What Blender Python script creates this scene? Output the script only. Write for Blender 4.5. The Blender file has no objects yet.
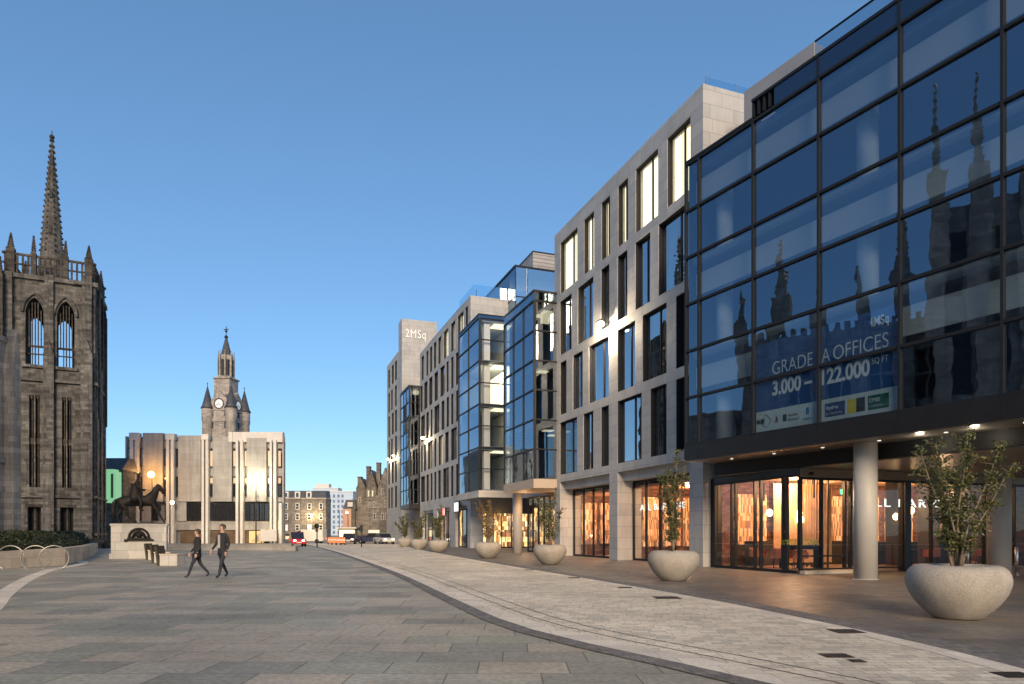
import bpy, bmesh, math, random
from mathutils import Vector, Matrix
R = math.radians
random.seed(7)
S = bpy.context.scene
C = S.collection
HY, FP, CAMH = 533.0, 680.0, 1.5      # horizon row, focal length in pixels, eye height (used only to read real sizes off the photo)

# ------------------------------------------------------------------ camera
cam_d = bpy.data.cameras.new('camera'); cam = bpy.data.objects.new('camera', cam_d); C.objects.link(cam)
cam.location = (0, 0, CAMH); cam.rotation_euler = (R(90), 0, 0)
cam_d.sensor_width = 36; cam_d.lens = 36*FP/1024; cam_d.shift_y = (HY-342)/1024
cam_d.clip_start = .05; cam_d.clip_end = 6000
S.camera = cam

# ------------------------------------------------------------------ helpers
def tag(o, label=None, cat=None, group=None, kind=None):
    if label: o['label'] = label
    if cat: o['category'] = cat
    if group: o['group'] = group
    if kind: o['kind'] = kind
    return o
def thing(name, label, cat, loc=(0, 0, 0), rz=0, group=None):
    o = bpy.data.objects.new(name, None); C.objects.link(o)
    o.empty_display_size = .2
    o.location = loc; o.rotation_euler = (0, 0, rz)
    return tag(o, label, cat, group)
def copy_tree(o, parent=None):
    c = o.copy(); C.objects.link(c); c.parent = parent
    for ch in list(o.children): copy_tree(ch, c)
    return c

class MB:
    def __init__(s): s.v = []; s.f = []; s.m = []; s.cur = 0; s.smooth = []
    def add(s, vs, fs, smooth=False):
        n = len(s.v); s.v += [tuple(p) for p in vs]
        for f in fs: s.f.append(tuple(i+n for i in f)); s.m.append(s.cur); s.smooth.append(smooth)
        return s
    def box(s, x0, x1, y0, y1, z0, z1):
        if x0 > x1: x0, x1 = x1, x0
        if y0 > y1: y0, y1 = y1, y0
        if z0 > z1: z0, z1 = z1, z0
        v = [(x0,y0,z0),(x1,y0,z0),(x1,y1,z0),(x0,y1,z0),(x0,y0,z1),(x1,y0,z1),(x1,y1,z1),(x0,y1,z1)]
        return s.add(v, [(0,3,2,1),(4,5,6,7),(0,1,5,4),(1,2,6,5),(2,3,7,6),(3,0,4,7)])
    def prism(s, poly, z0, z1, axis='z'):
        n = len(poly)
        if axis == 'z': P = lambda a, b, c: (a, b, c)
        elif axis == 'y': P = lambda a, b, c: (a, c, b)
        else: P = lambda a, b, c: (c, a, b)
        v = [P(a, b, z0) for a, b in poly]+[P(a, b, z1) for a, b in poly]
        f = [tuple(range(n)), tuple(range(2*n-1, n-1, -1))]+[(i, i+n, (i+1) % n+n, (i+1) % n) for i in range(n)]
        return s.add(v, f)
    def quad(s, a, b, c, d): return s.add([a, b, c, d], [(0, 1, 2, 3)])
    def lathe(s, prof, n=24, c=(0, 0, 0), smooth=True, rot=0, sy=1):
        vs = []; fs = []
        for r, z in prof:
            for k in range(n):
                a = rot+2*math.pi*k/n; vs.append((c[0]+r*math.cos(a), c[1]+sy*r*math.sin(a), c[2]+z))
        for i in range(len(prof)-1):
            for k in range(n):
                k2 = (k+1) % n; fs.append((i*n+k, i*n+k2, (i+1)*n+k2, (i+1)*n+k))
        if prof[0][0] > 1e-4: fs.append(tuple(range(n-1, -1, -1)))
        if prof[-1][0] > 1e-4: fs.append(tuple(range((len(prof)-1)*n, len(prof)*n)))
        return s.add(vs, fs, smooth)
    def tube(s, pts, rad, n=8, smooth=True, cap=True):
        pts = [Vector(p) for p in pts]; vs = []; fs = []
        if not isinstance(rad, (list, tuple)): rad = [rad]*len(pts)
        up = None
        for i, p in enumerate(pts):
            d = (pts[min(i+1, len(pts)-1)]-pts[max(i-1, 0)])
            if d.length < 1e-6: d = Vector((0, 0, 1))
            d.normalize()
            if up is None: up = d.orthogonal().normalized()
            a = (up-d*up.dot(d))
            a = a.normalized() if a.length > 1e-4 else d.orthogonal().normalized()
            up = a; b = d.cross(a)
            for k in range(n):
                t = 2*math.pi*k/n; vs.append(p+(a*math.cos(t)+b*math.sin(t))*rad[i])
        for i in range(len(pts)-1):
            for k in range(n):
                k2 = (k+1) % n; fs.append((i*n+k, i*n+k2, (i+1)*n+k2, (i+1)*n+k))
        if cap: fs.append(tuple(range(n-1, -1, -1))); fs.append(tuple(range((len(pts)-1)*n, len(pts)*n)))
        return s.add(vs, fs, smooth)
    def sphere(s, c, r, n=12, m=8, sz=1):
        return s.lathe([(max(1e-5, r*math.sin(math.pi*i/m)), -r*sz*math.cos(math.pi*i/m)) for i in range(m+1)], n, c)
    def build(s, name, mats, parent=None, bevel=0, fix=True):
        me = bpy.data.meshes.new(name); me.from_pydata(s.v, [], s.f)
        if not isinstance(mats, (list, tuple)): mats = [mats]
        for m in mats: me.materials.append(m)
        for i, p in enumerate(me.polygons): p.material_index = s.m[i]; p.use_smooth = s.smooth[i]
        me.update()
        if fix:
            bm = bmesh.new(); bm.from_mesh(me); bmesh.ops.recalc_face_normals(bm, faces=bm.faces); bm.to_mesh(me); bm.free()
        o = bpy.data.objects.new(name, me); C.objects.link(o)
        if parent: o.parent = parent
        if bevel:
            b = o.modifiers.new('bevel', 'BEVEL'); b.width = bevel; b.segments = 2; b.limit_method = 'ANGLE'
        return o

class F:
    """a vertical plane in the place: origin P0, local +x along it, local +y into the building"""
    def __init__(s, px, py, ang): s.P = Vector((px, py)); s.a = ang; s.e = Vector((math.cos(ang), math.sin(ang))); s.n = Vector((-math.sin(ang), math.cos(ang)))
    def uz(s, x, y=HY, off=0):
        d = Vector(((x-512)/FP, 1)); t = (off+s.P.dot(s.n))/d.dot(s.n); p = d*t
        return (p-s.P).dot(s.e), CAMH+(HY-y)*t/FP
    def u(s, x, off=0): return s.uz(x, HY, off)[0]
    def z(s, x, y, off=0): return s.uz(x, y, off)[1]
    def loc(s, z=0): return (s.P.x, s.P.y, z)
    def world(s, u, v, z=0): p = s.P+s.e*u+s.n*v; return (p.x, p.y, z)
def plane(c, slope, xref):
    vp = 512-slope*FP; D = c*FP/(xref-vp)
    return F((xref-512)/FP*D, D, math.atan2(-1, slope))
def at(x, y):
    D = CAMH*FP/(y-HY); return ((x-512)/FP*D, D)

# ------------------------------------------------------------------ materials
class NT:
    def __init__(s, name):
        s.m = bpy.data.materials.new(name); s.m.use_nodes = True; s.t = s.m.node_tree; s.t.nodes.clear()
        s.out = s.n('ShaderNodeOutputMaterial')
    def n(s, typ, **kw):
        x = s.t.nodes.new(typ)
        for k, v in kw.items(): setattr(x, k, v)
        return x
    def l(s, a, b): s.t.links.new(a, b)
    def put(s, sock, v):
        if isinstance(v, bpy.types.NodeSocket): s.l(v, sock)
        else: sock.default_value = v
    def math(s, op, a, b=0, c=None):
        x = s.n('ShaderNodeMath', operation=op); s.put(x.inputs[0], a); s.put(x.inputs[1], b)
        if c is not None: s.put(x.inputs[2], c)
        return x.outputs[0]
    def mix(s, f, a, b, mode='MIX'):
        x = s.n('ShaderNodeMix', data_type='RGBA', blend_type=mode); s.put(x.inputs[0], f)
        s.put(x.inputs[6], a if isinstance(a, bpy.types.NodeSocket) else (*a, 1)); s.put(x.inputs[7], b if isinstance(b, bpy.types.NodeSocket) else (*b, 1))
        return x.outputs[2]
    def obj(s):
        t = s.n('ShaderNodeTexCoord'); return t.outputs['Object']
    def noise(s, scale, detail=3, rough=.55, vec=None):
        x = s.n('ShaderNodeTexNoise'); x.inputs['Scale'].default_value = scale; x.inputs['Detail'].default_value = detail; x.inputs['Roughness'].default_value = rough
        s.l(vec or s.obj(), x.inputs['Vector']); return x.outputs['Fac']
    def rng(s, v, a, b, c, d):
        x = s.n('ShaderNodeMapRange'); s.put(x.inputs[0], v)
        for i, q in enumerate((a, b, c, d)): x.inputs[i+1].default_value = q
        return x.outputs[0]
    def ramp(s, v, stops, const=False):
        x = s.n('ShaderNodeValToRGB'); s.l(v, x.inputs[0]); cr = x.color_ramp
        if const: cr.interpolation = 'CONSTANT'
        while len(cr.elements) > 1: cr.elements.remove(cr.elements[-1])
        cr.elements[0].position = stops[0][0]; cr.elements[0].color = (*stops[0][1], 1)
        for p, c in stops[1:]: e = cr.elements.new(p); e.color = (*c, 1)
        return x.outputs[0]
    def bsdf(s, col, rough=.8, metal=0, spec=.5, normal=None, **kw):
        b = s.n('ShaderNodeBsdfPrincipled')
        s.put(b.inputs['Base Color'], col if isinstance(col, bpy.types.NodeSocket) else (*col, 1))
        s.put(b.inputs['Roughness'], rough); b.inputs['Metallic'].default_value = metal; b.inputs['Specular IOR Level'].default_value = spec
        if normal: s.l(normal, b.inputs['Normal'])
        for k, v in kw.items(): s.put(b.inputs[k], v)
        return b.outputs[0]
    def bump(s, h, st=.3, dist=.02):
        b = s.n('ShaderNodeBump'); b.inputs['Strength'].default_value = st; b.inputs['Distance'].default_value = dist; s.l(h, b.inputs['Height']); return b.outputs[0]
    def end(s, sh): s.l(sh, s.out.inputs[0]); return s.m
    def wallxy(s, axes='wall'):
        sp = s.n('ShaderNodeSeparateXYZ'); s.l(s.obj(), sp.inputs[0])
        if axes == 'wall': return s.math('ADD', sp.outputs[0], sp.outputs[1]), sp.outputs[2]
        if axes == 'post': return sp.outputs[2], s.math('ADD', sp.outputs[0], sp.outputs[1])
        return sp.outputs[0], sp.outputs[1]
    def cells(s, X, Y, w, h, joint, half=False):
        yy = s.math('DIVIDE', Y, h); row = s.math('FLOOR', yy)
        if half: r = s.math('MULTIPLY', s.math('MODULO', row, 2.0), .5)
        else:
            wn = s.n('ShaderNodeTexWhiteNoise', noise_dimensions='1D'); s.l(row, wn.inputs['W']); r = wn.outputs['Value']
        xx = s.math('ADD', s.math('DIVIDE', X, w), r); col = s.math('FLOOR', xx)
        cv = s.n('ShaderNodeCombineXYZ'); s.l(col, cv.inputs[0]); s.l(row, cv.inputs[1])
        w2 = s.n('ShaderNodeTexWhiteNoise', noise_dimensions='2D'); s.l(cv.outputs[0], w2.inputs['Vector'])
        ax = s.math('GREATER_THAN', s.math('ABSOLUTE', s.math('SUBTRACT', s.math('FRACT', xx), .5)), .5-joint/w/2)
        ay = s.math('GREATER_THAN', s.math('ABSOLUTE', s.math('SUBTRACT', s.math('FRACT', yy), .5)), .5-joint/h/2)
        return w2.outputs['Value'], s.math('MAXIMUM', ax, ay), cv.outputs[0]

def mat(name, col, rough=.75, metal=0, spec=.5, var=.15, scale=6, bump=0, **kw):
    t = NT(name); n = t.noise(scale, 4)
    k = t.rng(n, .25, .75, 1-var, 1+var); 
    c = t.mix(1.0, col, t.ramp(k, [(0, (0,0,0)), (1, (1,1,1))]) if False else comb(t, k), 'MULTIPLY')
    nb = t.bump(t.noise(scale*6, 3), bump, .01) if bump else None
    return t.end(t.bsdf(c, rough, metal, spec, nb, **kw))
def comb(t, k):
    x = t.n('ShaderNodeCombineColor')
    for i in range(3): t.l(k, x.inputs[i])
    return x.outputs[0]
def blocks(name, cols, w, h, joint=.012, jc=.35, axes='wall', rough=.8, spec=.4, stain=.25, stsc=.35, half=False, grain=.12, gsc=40, bump=.4, streak=0, cluster=0, spots=0):
    """masonry / paving: every block its own tone, open joints, stains of their own shape"""
    t = NT(name); X, Y = t.wallxy(axes); v, j, cell = t.cells(X, Y, w, h, joint, half)
    if cluster:
        cn = t.n('ShaderNodeTexNoise'); cn.inputs['Scale'].default_value = cluster; cn.inputs['Detail'].default_value = 1; t.l(cell, cn.inputs['Vector'])
        v = t.math('ADD', t.math('MULTIPLY', v, .55), t.math('MULTIPLY', t.rng(cn.outputs['Fac'], .3, .7, 0, 1), .45))
    c = t.ramp(v, [(i/len(cols), q) for i, q in enumerate(cols)], True)
    g = t.rng(t.noise(gsc, 2), .3, .7, 1-grain, 1+grain); c = t.mix(1.0, c, comb(t, g), 'MULTIPLY')
    st = t.rng(t.noise(stsc, 5, .65), .35, .7, 1+stain*.5, 1-stain); c = t.mix(1.0, c, comb(t, st), 'MULTIPLY')
    if streak:
        mp = t.n('ShaderNodeMapping'); mp.inputs['Scale'].default_value = (1.1, 1.1, .09); t.l(t.obj(), mp.inputs[0])
        s2 = t.rng(t.noise(1.6, 5, .7, mp.outputs[0]), .42, .68, 1, 1-streak); c = t.mix(1.0, c, comb(t, s2), 'MULTIPLY')
    if spots:      # gum, drips and chipped corners
        for sc_, rad, k in ((2.2, .07, .62), (5.0, .10, 1.22), (.8, .06, .7)):
            vo = t.n('ShaderNodeTexVoronoi'); vo.inputs['Scale'].default_value = sc_; t.l(t.obj(), vo.inputs['Vector'])
            on = t.math('MULTIPLY', t.math('LESS_THAN', t.math('ADD', vo.outputs['Distance'], t.math('MULTIPLY', t.noise(9, 2), .06)), rad), spots)
            c = t.mix(on, c, t.mix(1.0, c, (k, k, k), 'MULTIPLY'))
    c = t.mix(j, c, t.mix(1.0, c, (jc, jc, jc), 'MULTIPLY'))
    hgt = t.math('ADD', t.math('MULTIPLY', j, -1.0), t.math('MULTIPLY', t.noise(gsc*.5, 3), .25))
    r = t.rng(t.noise(3, 3), .3, .7, rough-.1, rough+.08)
    return t.end(t.bsdf(c, r, 0, spec, t.bump(hgt, bump, .012)))
def emis(name, col, st, base=(.1, .1, .1)):
    t = NT(name); return t.end(t.bsdf(base, .5, **{'Emission Color': (*col, 1), 'Emission Strength': st}))
def glass(name, refl=.35, tint=(.5, .6, .7), gcol=(.85, .93, 1), wob=.004, fres=1.45, sc=.7):
    """coated window glass: see-through tint plus a mirror layer that grows towards grazing angles"""
    t = NT(name); tr = t.n('ShaderNodeBsdfTransparent'); tr.inputs[0].default_value = (*tint, 1)
    gl = t.n('ShaderNodeBsdfGlossy'); gl.inputs[0].default_value = (*gcol, 1); gl.inputs['Roughness'].default_value = 0.0
    nb = t.bump(t.noise(sc, 2), 1.0, wob)
    oi = t.n('ShaderNodeObjectInfo'); cv = t.n('ShaderNodeCombineXYZ')      # every pane sits a hair out of true
    for i, k in enumerate((1.0, 7.31, 13.7)): t.l(t.math('MULTIPLY', t.math('SUBTRACT', t.math('FRACT', t.math('MULTIPLY', oi.outputs['Random'], k)), .5), .010), cv.inputs[i])
    va = t.n('ShaderNodeVectorMath', operation='ADD'); t.l(nb, va.inputs[0]); t.l(cv.outputs[0], va.inputs[1]); vn = t.n('ShaderNodeVectorMath', operation='NORMALIZE'); t.l(va.outputs[0], vn.inputs[0]); t.l(vn.outputs[0], gl.inputs['Normal'])
    ge = t.n('ShaderNodeNewGeometry'); dp = t.n('ShaderNodeVectorMath', operation='DOT_PRODUCT'); t.l(ge.outputs['Incoming'], dp.inputs[0]); t.l(ge.outputs['True Normal'], dp.inputs[1])
    c5 = t.math('POWER', t.math('SUBTRACT', 1.0, t.math('MINIMUM', t.math('ABSOLUTE', dp.outputs['Value']), 1.0)), 5.0)
    f = t.math('ADD', t.math('MULTIPLY', c5, 1.0-refl-.05), refl+.05)
    mx = t.n('ShaderNodeMixShader'); t.l(f, mx.inputs[0]); t.l(tr.outputs[0], mx.inputs[1]); t.l(gl.outputs[0], mx.inputs[2])
    return t.end(mx.outputs[0])
def goods(name, cols, w, h, st, axes='wall', dark=.5, amb=.0):
    """lit stock and fittings of a shop: small cells that glow or stay dark"""
    t = NT(name); X, Y = t.wallxy(axes); v, j, _ = t.cells(X, Y, w, h, w*.12)
    v2, j2, _ = t.cells(X, Y, w*4.1, h*3.3, w*.3)
    c = t.ramp(t.math('ADD', t.math('MULTIPLY', v, .5), t.math('MULTIPLY', v2, .5)), [(i/len(cols), q) for i, q in enumerate(cols)], True)
    n = t.rng(t.noise(1.3, 3), .35, .65, .25, 1.3)
    e = t.math('MULTIPLY', t.math('MULTIPLY', n, st), t.math('SUBTRACT', 1.0, t.math('MULTIPLY', t.math('MAXIMUM', j, j2), dark)))
    return t.end(t.bsdf(c, .6, **{'Emission Color': c, 'Emission Strength': e}))

M = {}
M['pave'] = blocks('paving_stone', [(.34,.31,.24),(.275,.255,.205),(.36,.315,.24),(.285,.275,.21),(.365,.315,.24),(.25,.235,.19),(.345,.318,.25),(.30,.275,.22)], 1.0, .66, .016, .42, 'floor', .68, .35, .38, .3, gsc=14, grain=.22, bump=.5, cluster=.35, spots=.8)
M['pave_r'] = blocks('walkway_stone', [(.15,.128,.105),(.125,.11,.095),(.17,.142,.115),(.138,.125,.105)], 1.1, .6, .012, .5, 'floor', .5, .5, .3, .3, gsc=14, grain=.2, bump=.4)
M['setts'] = blocks('street_setts', [(.66,.575,.44),(.58,.51,.40),(.70,.62,.48),(.52,.46,.36),(.68,.59,.45)], .26, .16, .018, .62, 'floor', .75, .4, .28, .35, gsc=30, bump=.8, spots=.6)
M['setts_l'] = blocks('street_edge_slabs', [(.66,.58,.46),(.60,.53,.43),(.70,.62,.50)], .9, .45, .012, .6, 'floor', .75, .4, .2, .5, gsc=30, bump=.5)
M['setts_d'] = blocks('dark_setts', [(.16,.145,.13),(.19,.17,.15),(.135,.125,.115)], .14, .14, .014, .55, 'floor', .75, .4, .25, .8, gsc=30, bump=.8)
M['granA'] = blocks('granite_cladding', [(.40,.395,.39),(.43,.42,.41),(.37,.368,.37),(.415,.408,.402)], 1.25, .62, .014, .42, 'wall', .68, .4, .16, .3, gsc=60, grain=.06, bump=.35, streak=.12)
M['granC'] = blocks('pale_granite_cladding', [(.44,.42,.385),(.465,.44,.40),(.415,.40,.375)], 1.4, .62, .014, .5, 'wall', .7, .4, .14, .3, gsc=60, grain=.06, half=True)
M['kirk'] = blocks('old_granite', [(.13,.122,.114),(.098,.091,.084),(.165,.156,.146),(.075,.07,.065),(.142,.134,.126),(.114,.106,.098)], .62, .3, .02, .55, 'wall', .88, .3, .5, .22, gsc=12, grain=.18, streak=.55)
M['kirk_d'] = blocks('sooty_carved_granite', [(.065,.056,.048),(.05,.043,.038),(.088,.078,.066)], .5, .28, .02, .6, 'wall', .9, .3, .5, .4, gsc=12, grain=.2, streak=.4)
M['marg'] = blocks('silver_granite', [(.36,.33,.30),(.31,.285,.26),(.40,.365,.33),(.28,.255,.235)], .8, .32, .015, .55, 'wall', .85, .3, .35, .25, gsc=14, grain=.15, streak=.4)
M['tolb'] = blocks('tolbooth_granite', [(.36,.32,.29),(.32,.285,.26),(.40,.355,.32),(.27,.245,.225)], .9, .4, .02, .6, 'wall', .85, .3, .3, .25, gsc=10, streak=.3)
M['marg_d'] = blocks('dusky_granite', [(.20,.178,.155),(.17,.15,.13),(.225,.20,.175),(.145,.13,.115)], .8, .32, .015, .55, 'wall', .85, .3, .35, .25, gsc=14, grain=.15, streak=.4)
M['dress'] = mat('dressed_stone', (.30,.27,.24), .85, var=.3, scale=2, bump=.3)
M['slate'] = blocks('slate', [(.055,.058,.07),(.07,.072,.085),(.045,.047,.056)], .4, .22, .015, .6, 'wall', .55, .5, .2)
M['conc'] = blocks('board_concrete', [(.37,.36,.345),(.39,.378,.36),(.35,.34,.325)], 3.0, .9, .03, .75, 'wall', .85, .3, .22, .25, gsc=25, grain=.1, streak=.26)
M['white_c'] = mat('white_precast', (.56,.535,.51), .7, var=.12, scale=2, bump=.1)
M['plinth'] = blocks('plinth_granite', [(.42,.41,.38),(.37,.36,.34),(.46,.44,.41)], 1.05, .5, .018, .55, 'wall', .75, .4, .2, 1, gsc=40)
M['bronze'] = mat('bronze', (.012,.010,.009), .65, 0, .25, var=.4, scale=5, bump=.2)
M['black'] = mat('black_metal', (.012,.013,.016), .5, 0, .3, var=.2)
M['reveal'] = mat('dark_reveal', (.022,.022,.025), .85, 0, .15, var=.15)
M['anth'] = mat('anthracite_panel', (.028,.029,.032), .38, .55, var=.12, scale=2)
M['alu'] = mat('brushed_metal', (.55,.54,.52), .32, 1, var=.08)
M['soffit'] = mat('metal_soffit', (.36,.34,.31), .35, .7, var=.12, scale=1.2)
M['plaster'] = mat('plaster_white', (.62,.64,.66), .8, var=.05)
M['plaster_d'] = mat('plaster_grey', (.22,.25,.29), .8, var=.08)
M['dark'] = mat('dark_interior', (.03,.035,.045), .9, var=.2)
M['carpet'] = mat('office_floor', (.07,.08,.10), .9, var=.2)
M['colum'] = mat('painted_column', (.40,.38,.35), .55, var=.06, scale=2, bump=.05)
M['pot'] = blocks('planter_concrete', [(.36,.325,.28),(.355,.32,.275)], 50, 50, .0001, 1, 'wall', .85, .3, .22, 2.2, gsc=70, grain=.30, bump=.7)
M['soil'] = mat('soil', (.05,.038,.028), .95, var=.4, scale=20, bump=.8)
M['bark'] = mat('bark', (.22,.17,.12), .85, var=.3, scale=14, bump=.6)
M['hedge'] = mat('hedge_leaf', (.035,.045,.018), .6, var=.4, scale=1.5)
M['twig'] = mat('dark_wood', (.05,.038,.026), .8, var=.3, scale=8)
M['penth'] = mat('zinc_cladding', (.30,.29,.29), .5, .3, var=.08, scale=1)
M['lowwall'] = blocks('sandstone_wall', [(.50,.43,.34),(.44,.38,.31),(.55,.47,.37)], .9, .42, .014, .6, 'wall', .8, .3, .25, .6, gsc=30)
M['curb'] = blocks('grey_granite_step', [(.27,.26,.24),(.31,.29,.27)], 1.5, .3, .015, .6, 'wall', .8, .3, .25, .5)
M['rust'] = mat('rusty_cover', (.07,.05,.04), .7, .4, var=.4, scale=8, bump=.5)
def leafmat(name, a, b):
    t = NT(name); g = t.n('ShaderNodeNewGeometry'); c = t.ramp(g.outputs['Random Per Island'], [(0, a), (.5, tuple((x+y)/2 for x, y in zip(a, b))), (1, b)])
    bs = t.n('ShaderNodeBsdfPrincipled'); t.l(c, bs.inputs['Base Color']); bs.inputs['Roughness'].default_value = .45
    tl = t.n('ShaderNodeBsdfTranslucent'); t.l(c, tl.inputs[0]); mx = t.n('ShaderNodeMixShader'); mx.inputs[0].default_value = .25
    t.l(bs.outputs[0], mx.inputs[1]); t.l(tl.outputs[0], mx.inputs[2]); return t.end(mx.outputs[0])
M['leaf'] = leafmat('leaf', (.045,.06,.02), (.15,.15,.05))
M['leaf_h'] = leafmat('hedge_leaves', (.012,.02,.008), (.05,.06,.025))
M['leaf_a'] = leafmat('autumn_leaf', (.16,.09,.03), (.25,.16,.04))
M['g_front'] = glass('blue_coated_glass', .20, (.52,.60,.64), (.60,.76,.96), .004)
M['g_off'] = glass('office_glass', .42, (.40,.48,.55), (.8,.9,1.0), .004)
M['g_shop'] = glass('shop_glass', .02, (.88,.88,.86), (.9,.95,1), .002, 1.35)
M['g_dark'] = glass('dark_glass', .25, (.35,.38,.40), (.9,.95,1), .004)
M['g_roof'] = glass('balustrade_glass', .25, (.6,.78,.88), (.8,.92,1), .003)
M['lit'] = None
def blindmat(name, col, st, w):
    t = NT(name); X, Y = t.wallxy(); v, j, _ = t.cells(X, Y, w, 50, .02)
    e = t.math('MULTIPLY', t.rng(v, 0, 1, .45, 1.25), st)
    return t.end(t.bsdf((.5,.5,.45), .7, **{'Emission Color': (*col, 1), 'Emission Strength': e}))
M['lit'] = blindmat('lit_blind', (1, .88, .55), 1.25, .42)
M['lit2'] = blindmat('dim_lit_blind', (1, .82, .50), .42, .5)
M['lit3'] = emis('office_light', (1, .88, .55), .9)
M['curtain'] = mat('pale_curtain', (.40,.40,.36), .8, var=.2, scale=3)
M['lamp'] = emis('lamp_white', (1, .80, .52), 30)
M['lamp_o'] = emis('lamp_sodium', (1, .45, .10), 25)
M['lamp_w'] = emis('lamp_daywhite', (1, .93, .65), 30)
M['sign_w'] = emis('sign_white', (.95, 1, .95), .8)
M['text_w'] = mat('vinyl_white', (.62,.66,.72), .6, var=.03)
M['green'] = emis('green_light', (.40, .95, .52), .28)
M['green_s'] = emis('exit_green', (.1, 1, .35), 2.5)
SKY_ST, SUN_ST, EXPO = 0.15, 2.4, 0.96
# ------------------------------------------------------------------ world, sun
w = bpy.data.worlds.new('World'); S.world = w; w.use_nodes = True; nt = w.node_tree
bg = nt.nodes['Background']; sky = nt.nodes.new('ShaderNodeTexSky'); sky.sky_type = 'NISHITA'; sky.sun_disc = False
SUN_EL, SUN_AZ = 23.0, 175.0
sky.sun_elevation = R(SUN_EL); sky.sun_rotation = R(SUN_AZ); sky.altitude = 20; sky.air_density = 1.0; sky.dust_density = .0; sky.ozone_density = 8.0
gm_ = nt.nodes.new('ShaderNodeGamma'); gm_.inputs[1].default_value = .73; nt.links.new(sky.outputs[0], gm_.inputs[0]); mt_ = nt.nodes.new('ShaderNodeMix'); mt_.data_type = 'RGBA'; mt_.blend_type = 'MULTIPLY'; mt_.inputs[0].default_value = 1; mt_.inputs[7].default_value = (.86, .89, .865, 1); nt.links.new(gm_.outputs[0], mt_.inputs[6]); hs_ = nt.nodes.new('ShaderNodeHueSaturation'); hs_.inputs['Saturation'].default_value = 1.03; nt.links.new(mt_.outputs[2], hs_.inputs['Color']); nt.links.new(hs_.outputs[0], bg.inputs[0]); bg.inputs[1].default_value = SKY_ST
sd = bpy.data.lights.new('sun', 'SUN'); so = bpy.data.objects.new('sun', sd); C.objects.link(so)
sdir = Vector((math.sin(R(SUN_AZ))*math.cos(R(SUN_EL)), math.cos(R(SUN_AZ))*math.cos(R(SUN_EL)), math.sin(R(SUN_EL))))
so.rotation_euler = (-sdir).to_track_quat('-Z', 'Y').to_euler(); sd.energy = SUN_ST; sd.angle = R(22); sd.color = (1, .76, .50)
def lamp(name, loc, power, col, size=.15):
    l = bpy.data.lights.new(name, 'POINT'); o = bpy.data.objects.new(name, l); C.objects.link(o); o.location = loc
    l.energy = power; l.color = col; l.shadow_soft_size = size; return o
S.view_settings.view_transform = 'Standard'; S.view_settings.look = 'None'; S.view_settings.exposure = EXPO; S.view_settings.gamma = 1

# ------------------------------------------------------------------ text
def text(name, s, size, m, parent, loc, rz=0, depth=.01, spacing=1.0, width=None, bold=0):
    cu = bpy.data.curves.new('tmp', 'FONT'); cu.body = s; cu.size = size; cu.extrude = depth; cu.space_character = spacing; cu.offset = bold
    t = bpy.data.objects.new('tmp', cu); C.objects.link(t); bpy.context.view_layer.update()
    me = bpy.data.meshes.new_from_object(t.evaluated_get(bpy.context.evaluated_depsgraph_get())); bpy.data.objects.remove(t)
    me.materials.clear(); me.materials.append(m)
    xs = [v.co.x for v in me.vertices]; x0 = min(xs); wd = max(xs)-x0
    for v in me.vertices:
        x = v.co.x-x0
        if width: x *= width/wd
        v.co = (x, -v.co.z, v.co.y)
    o = bpy.data.objects.new(name, me); C.objects.link(o); o.parent = parent; o.location = loc; o.rotation_euler = (0, 0, rz)
    return o

# ------------------------------------------------------------------ ground
g = MB().quad((-900, -200, 0), (900, -200, 0), (900, 2500, 0), (-900, 2500, 0)).build('ground', M['pave']); tag(g, kind='structure')
def spline(pts, n=10):
    out = []
    P = [Vector(p) for p in pts]; P = [2*P[0]-P[1]]+P+[2*P[-1]-P[-2]]
    for i in range(1, len(P)-2):
        for k in range(n):
            t = k/n; a, b, c, d = P[i-1:i+3]
            out.append(.5*((2*b)+(c-a)*t+(2*a-5*b+4*c-d)*t*t+(3*b-a-3*c+d)*t**3))
    out.append(P[-2]); return out
def offset(pl, d):
    r = []
    for i, p in enumerate(pl):
        t = (pl[min(i+1, len(pl)-1)]-pl[max(i-1, 0)]).normalized(); r.append(p+Vector((t.y, -t.x))*d)
    return r
def sheet(name, A, B, z, m):
    n = len(A); mb = MB().add([(p.x, p.y, z) for p in A]+[(p.x, p.y, z) for p in B], [(i, i+1, n+i+1, n+i) for i in range(n-1)])
    return tag(mb.build(name, m), kind='structure')
def resample(pl, n):
    L = [0]
    for a, b in zip(pl, pl[1:]): L.append(L[-1]+(b-a).length)
    out = []; j = 0
    for k in range(n):
        t = L[-1]*k/(n-1)
        while j < len(L)-2 and L[j+1] < t: j += 1
        f = (t-L[j])/max(1e-6, L[j+1]-L[j]); out.append(pl[j].lerp(pl[j+1], f))
    return out
lp = [at(*p) for p in [(321,547.6),(340,552.8),(390,570),(457.6,600.5),(508,622.3),(575,640.8),(682.6,664.3),(773,684)]]+[(3.3,4.6),(3.9,2),(4.3,-6),(4.3,-30)]
rp = [(-14.5,90),(-9.5,66)]+[at(*p) for p in [(474,560),(555,573.6),(684,595.4),(783.6,614.7),(916.5,643),(1023,669.6)]]+[(5.65,5),(5.7,2),(5.8,-6),(5.8,-30)]
lp = [(-31,100),(-25,84)]+lp
Lc = resample(spline(lp), 90); Rc = resample(spline(rp), 90)
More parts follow.
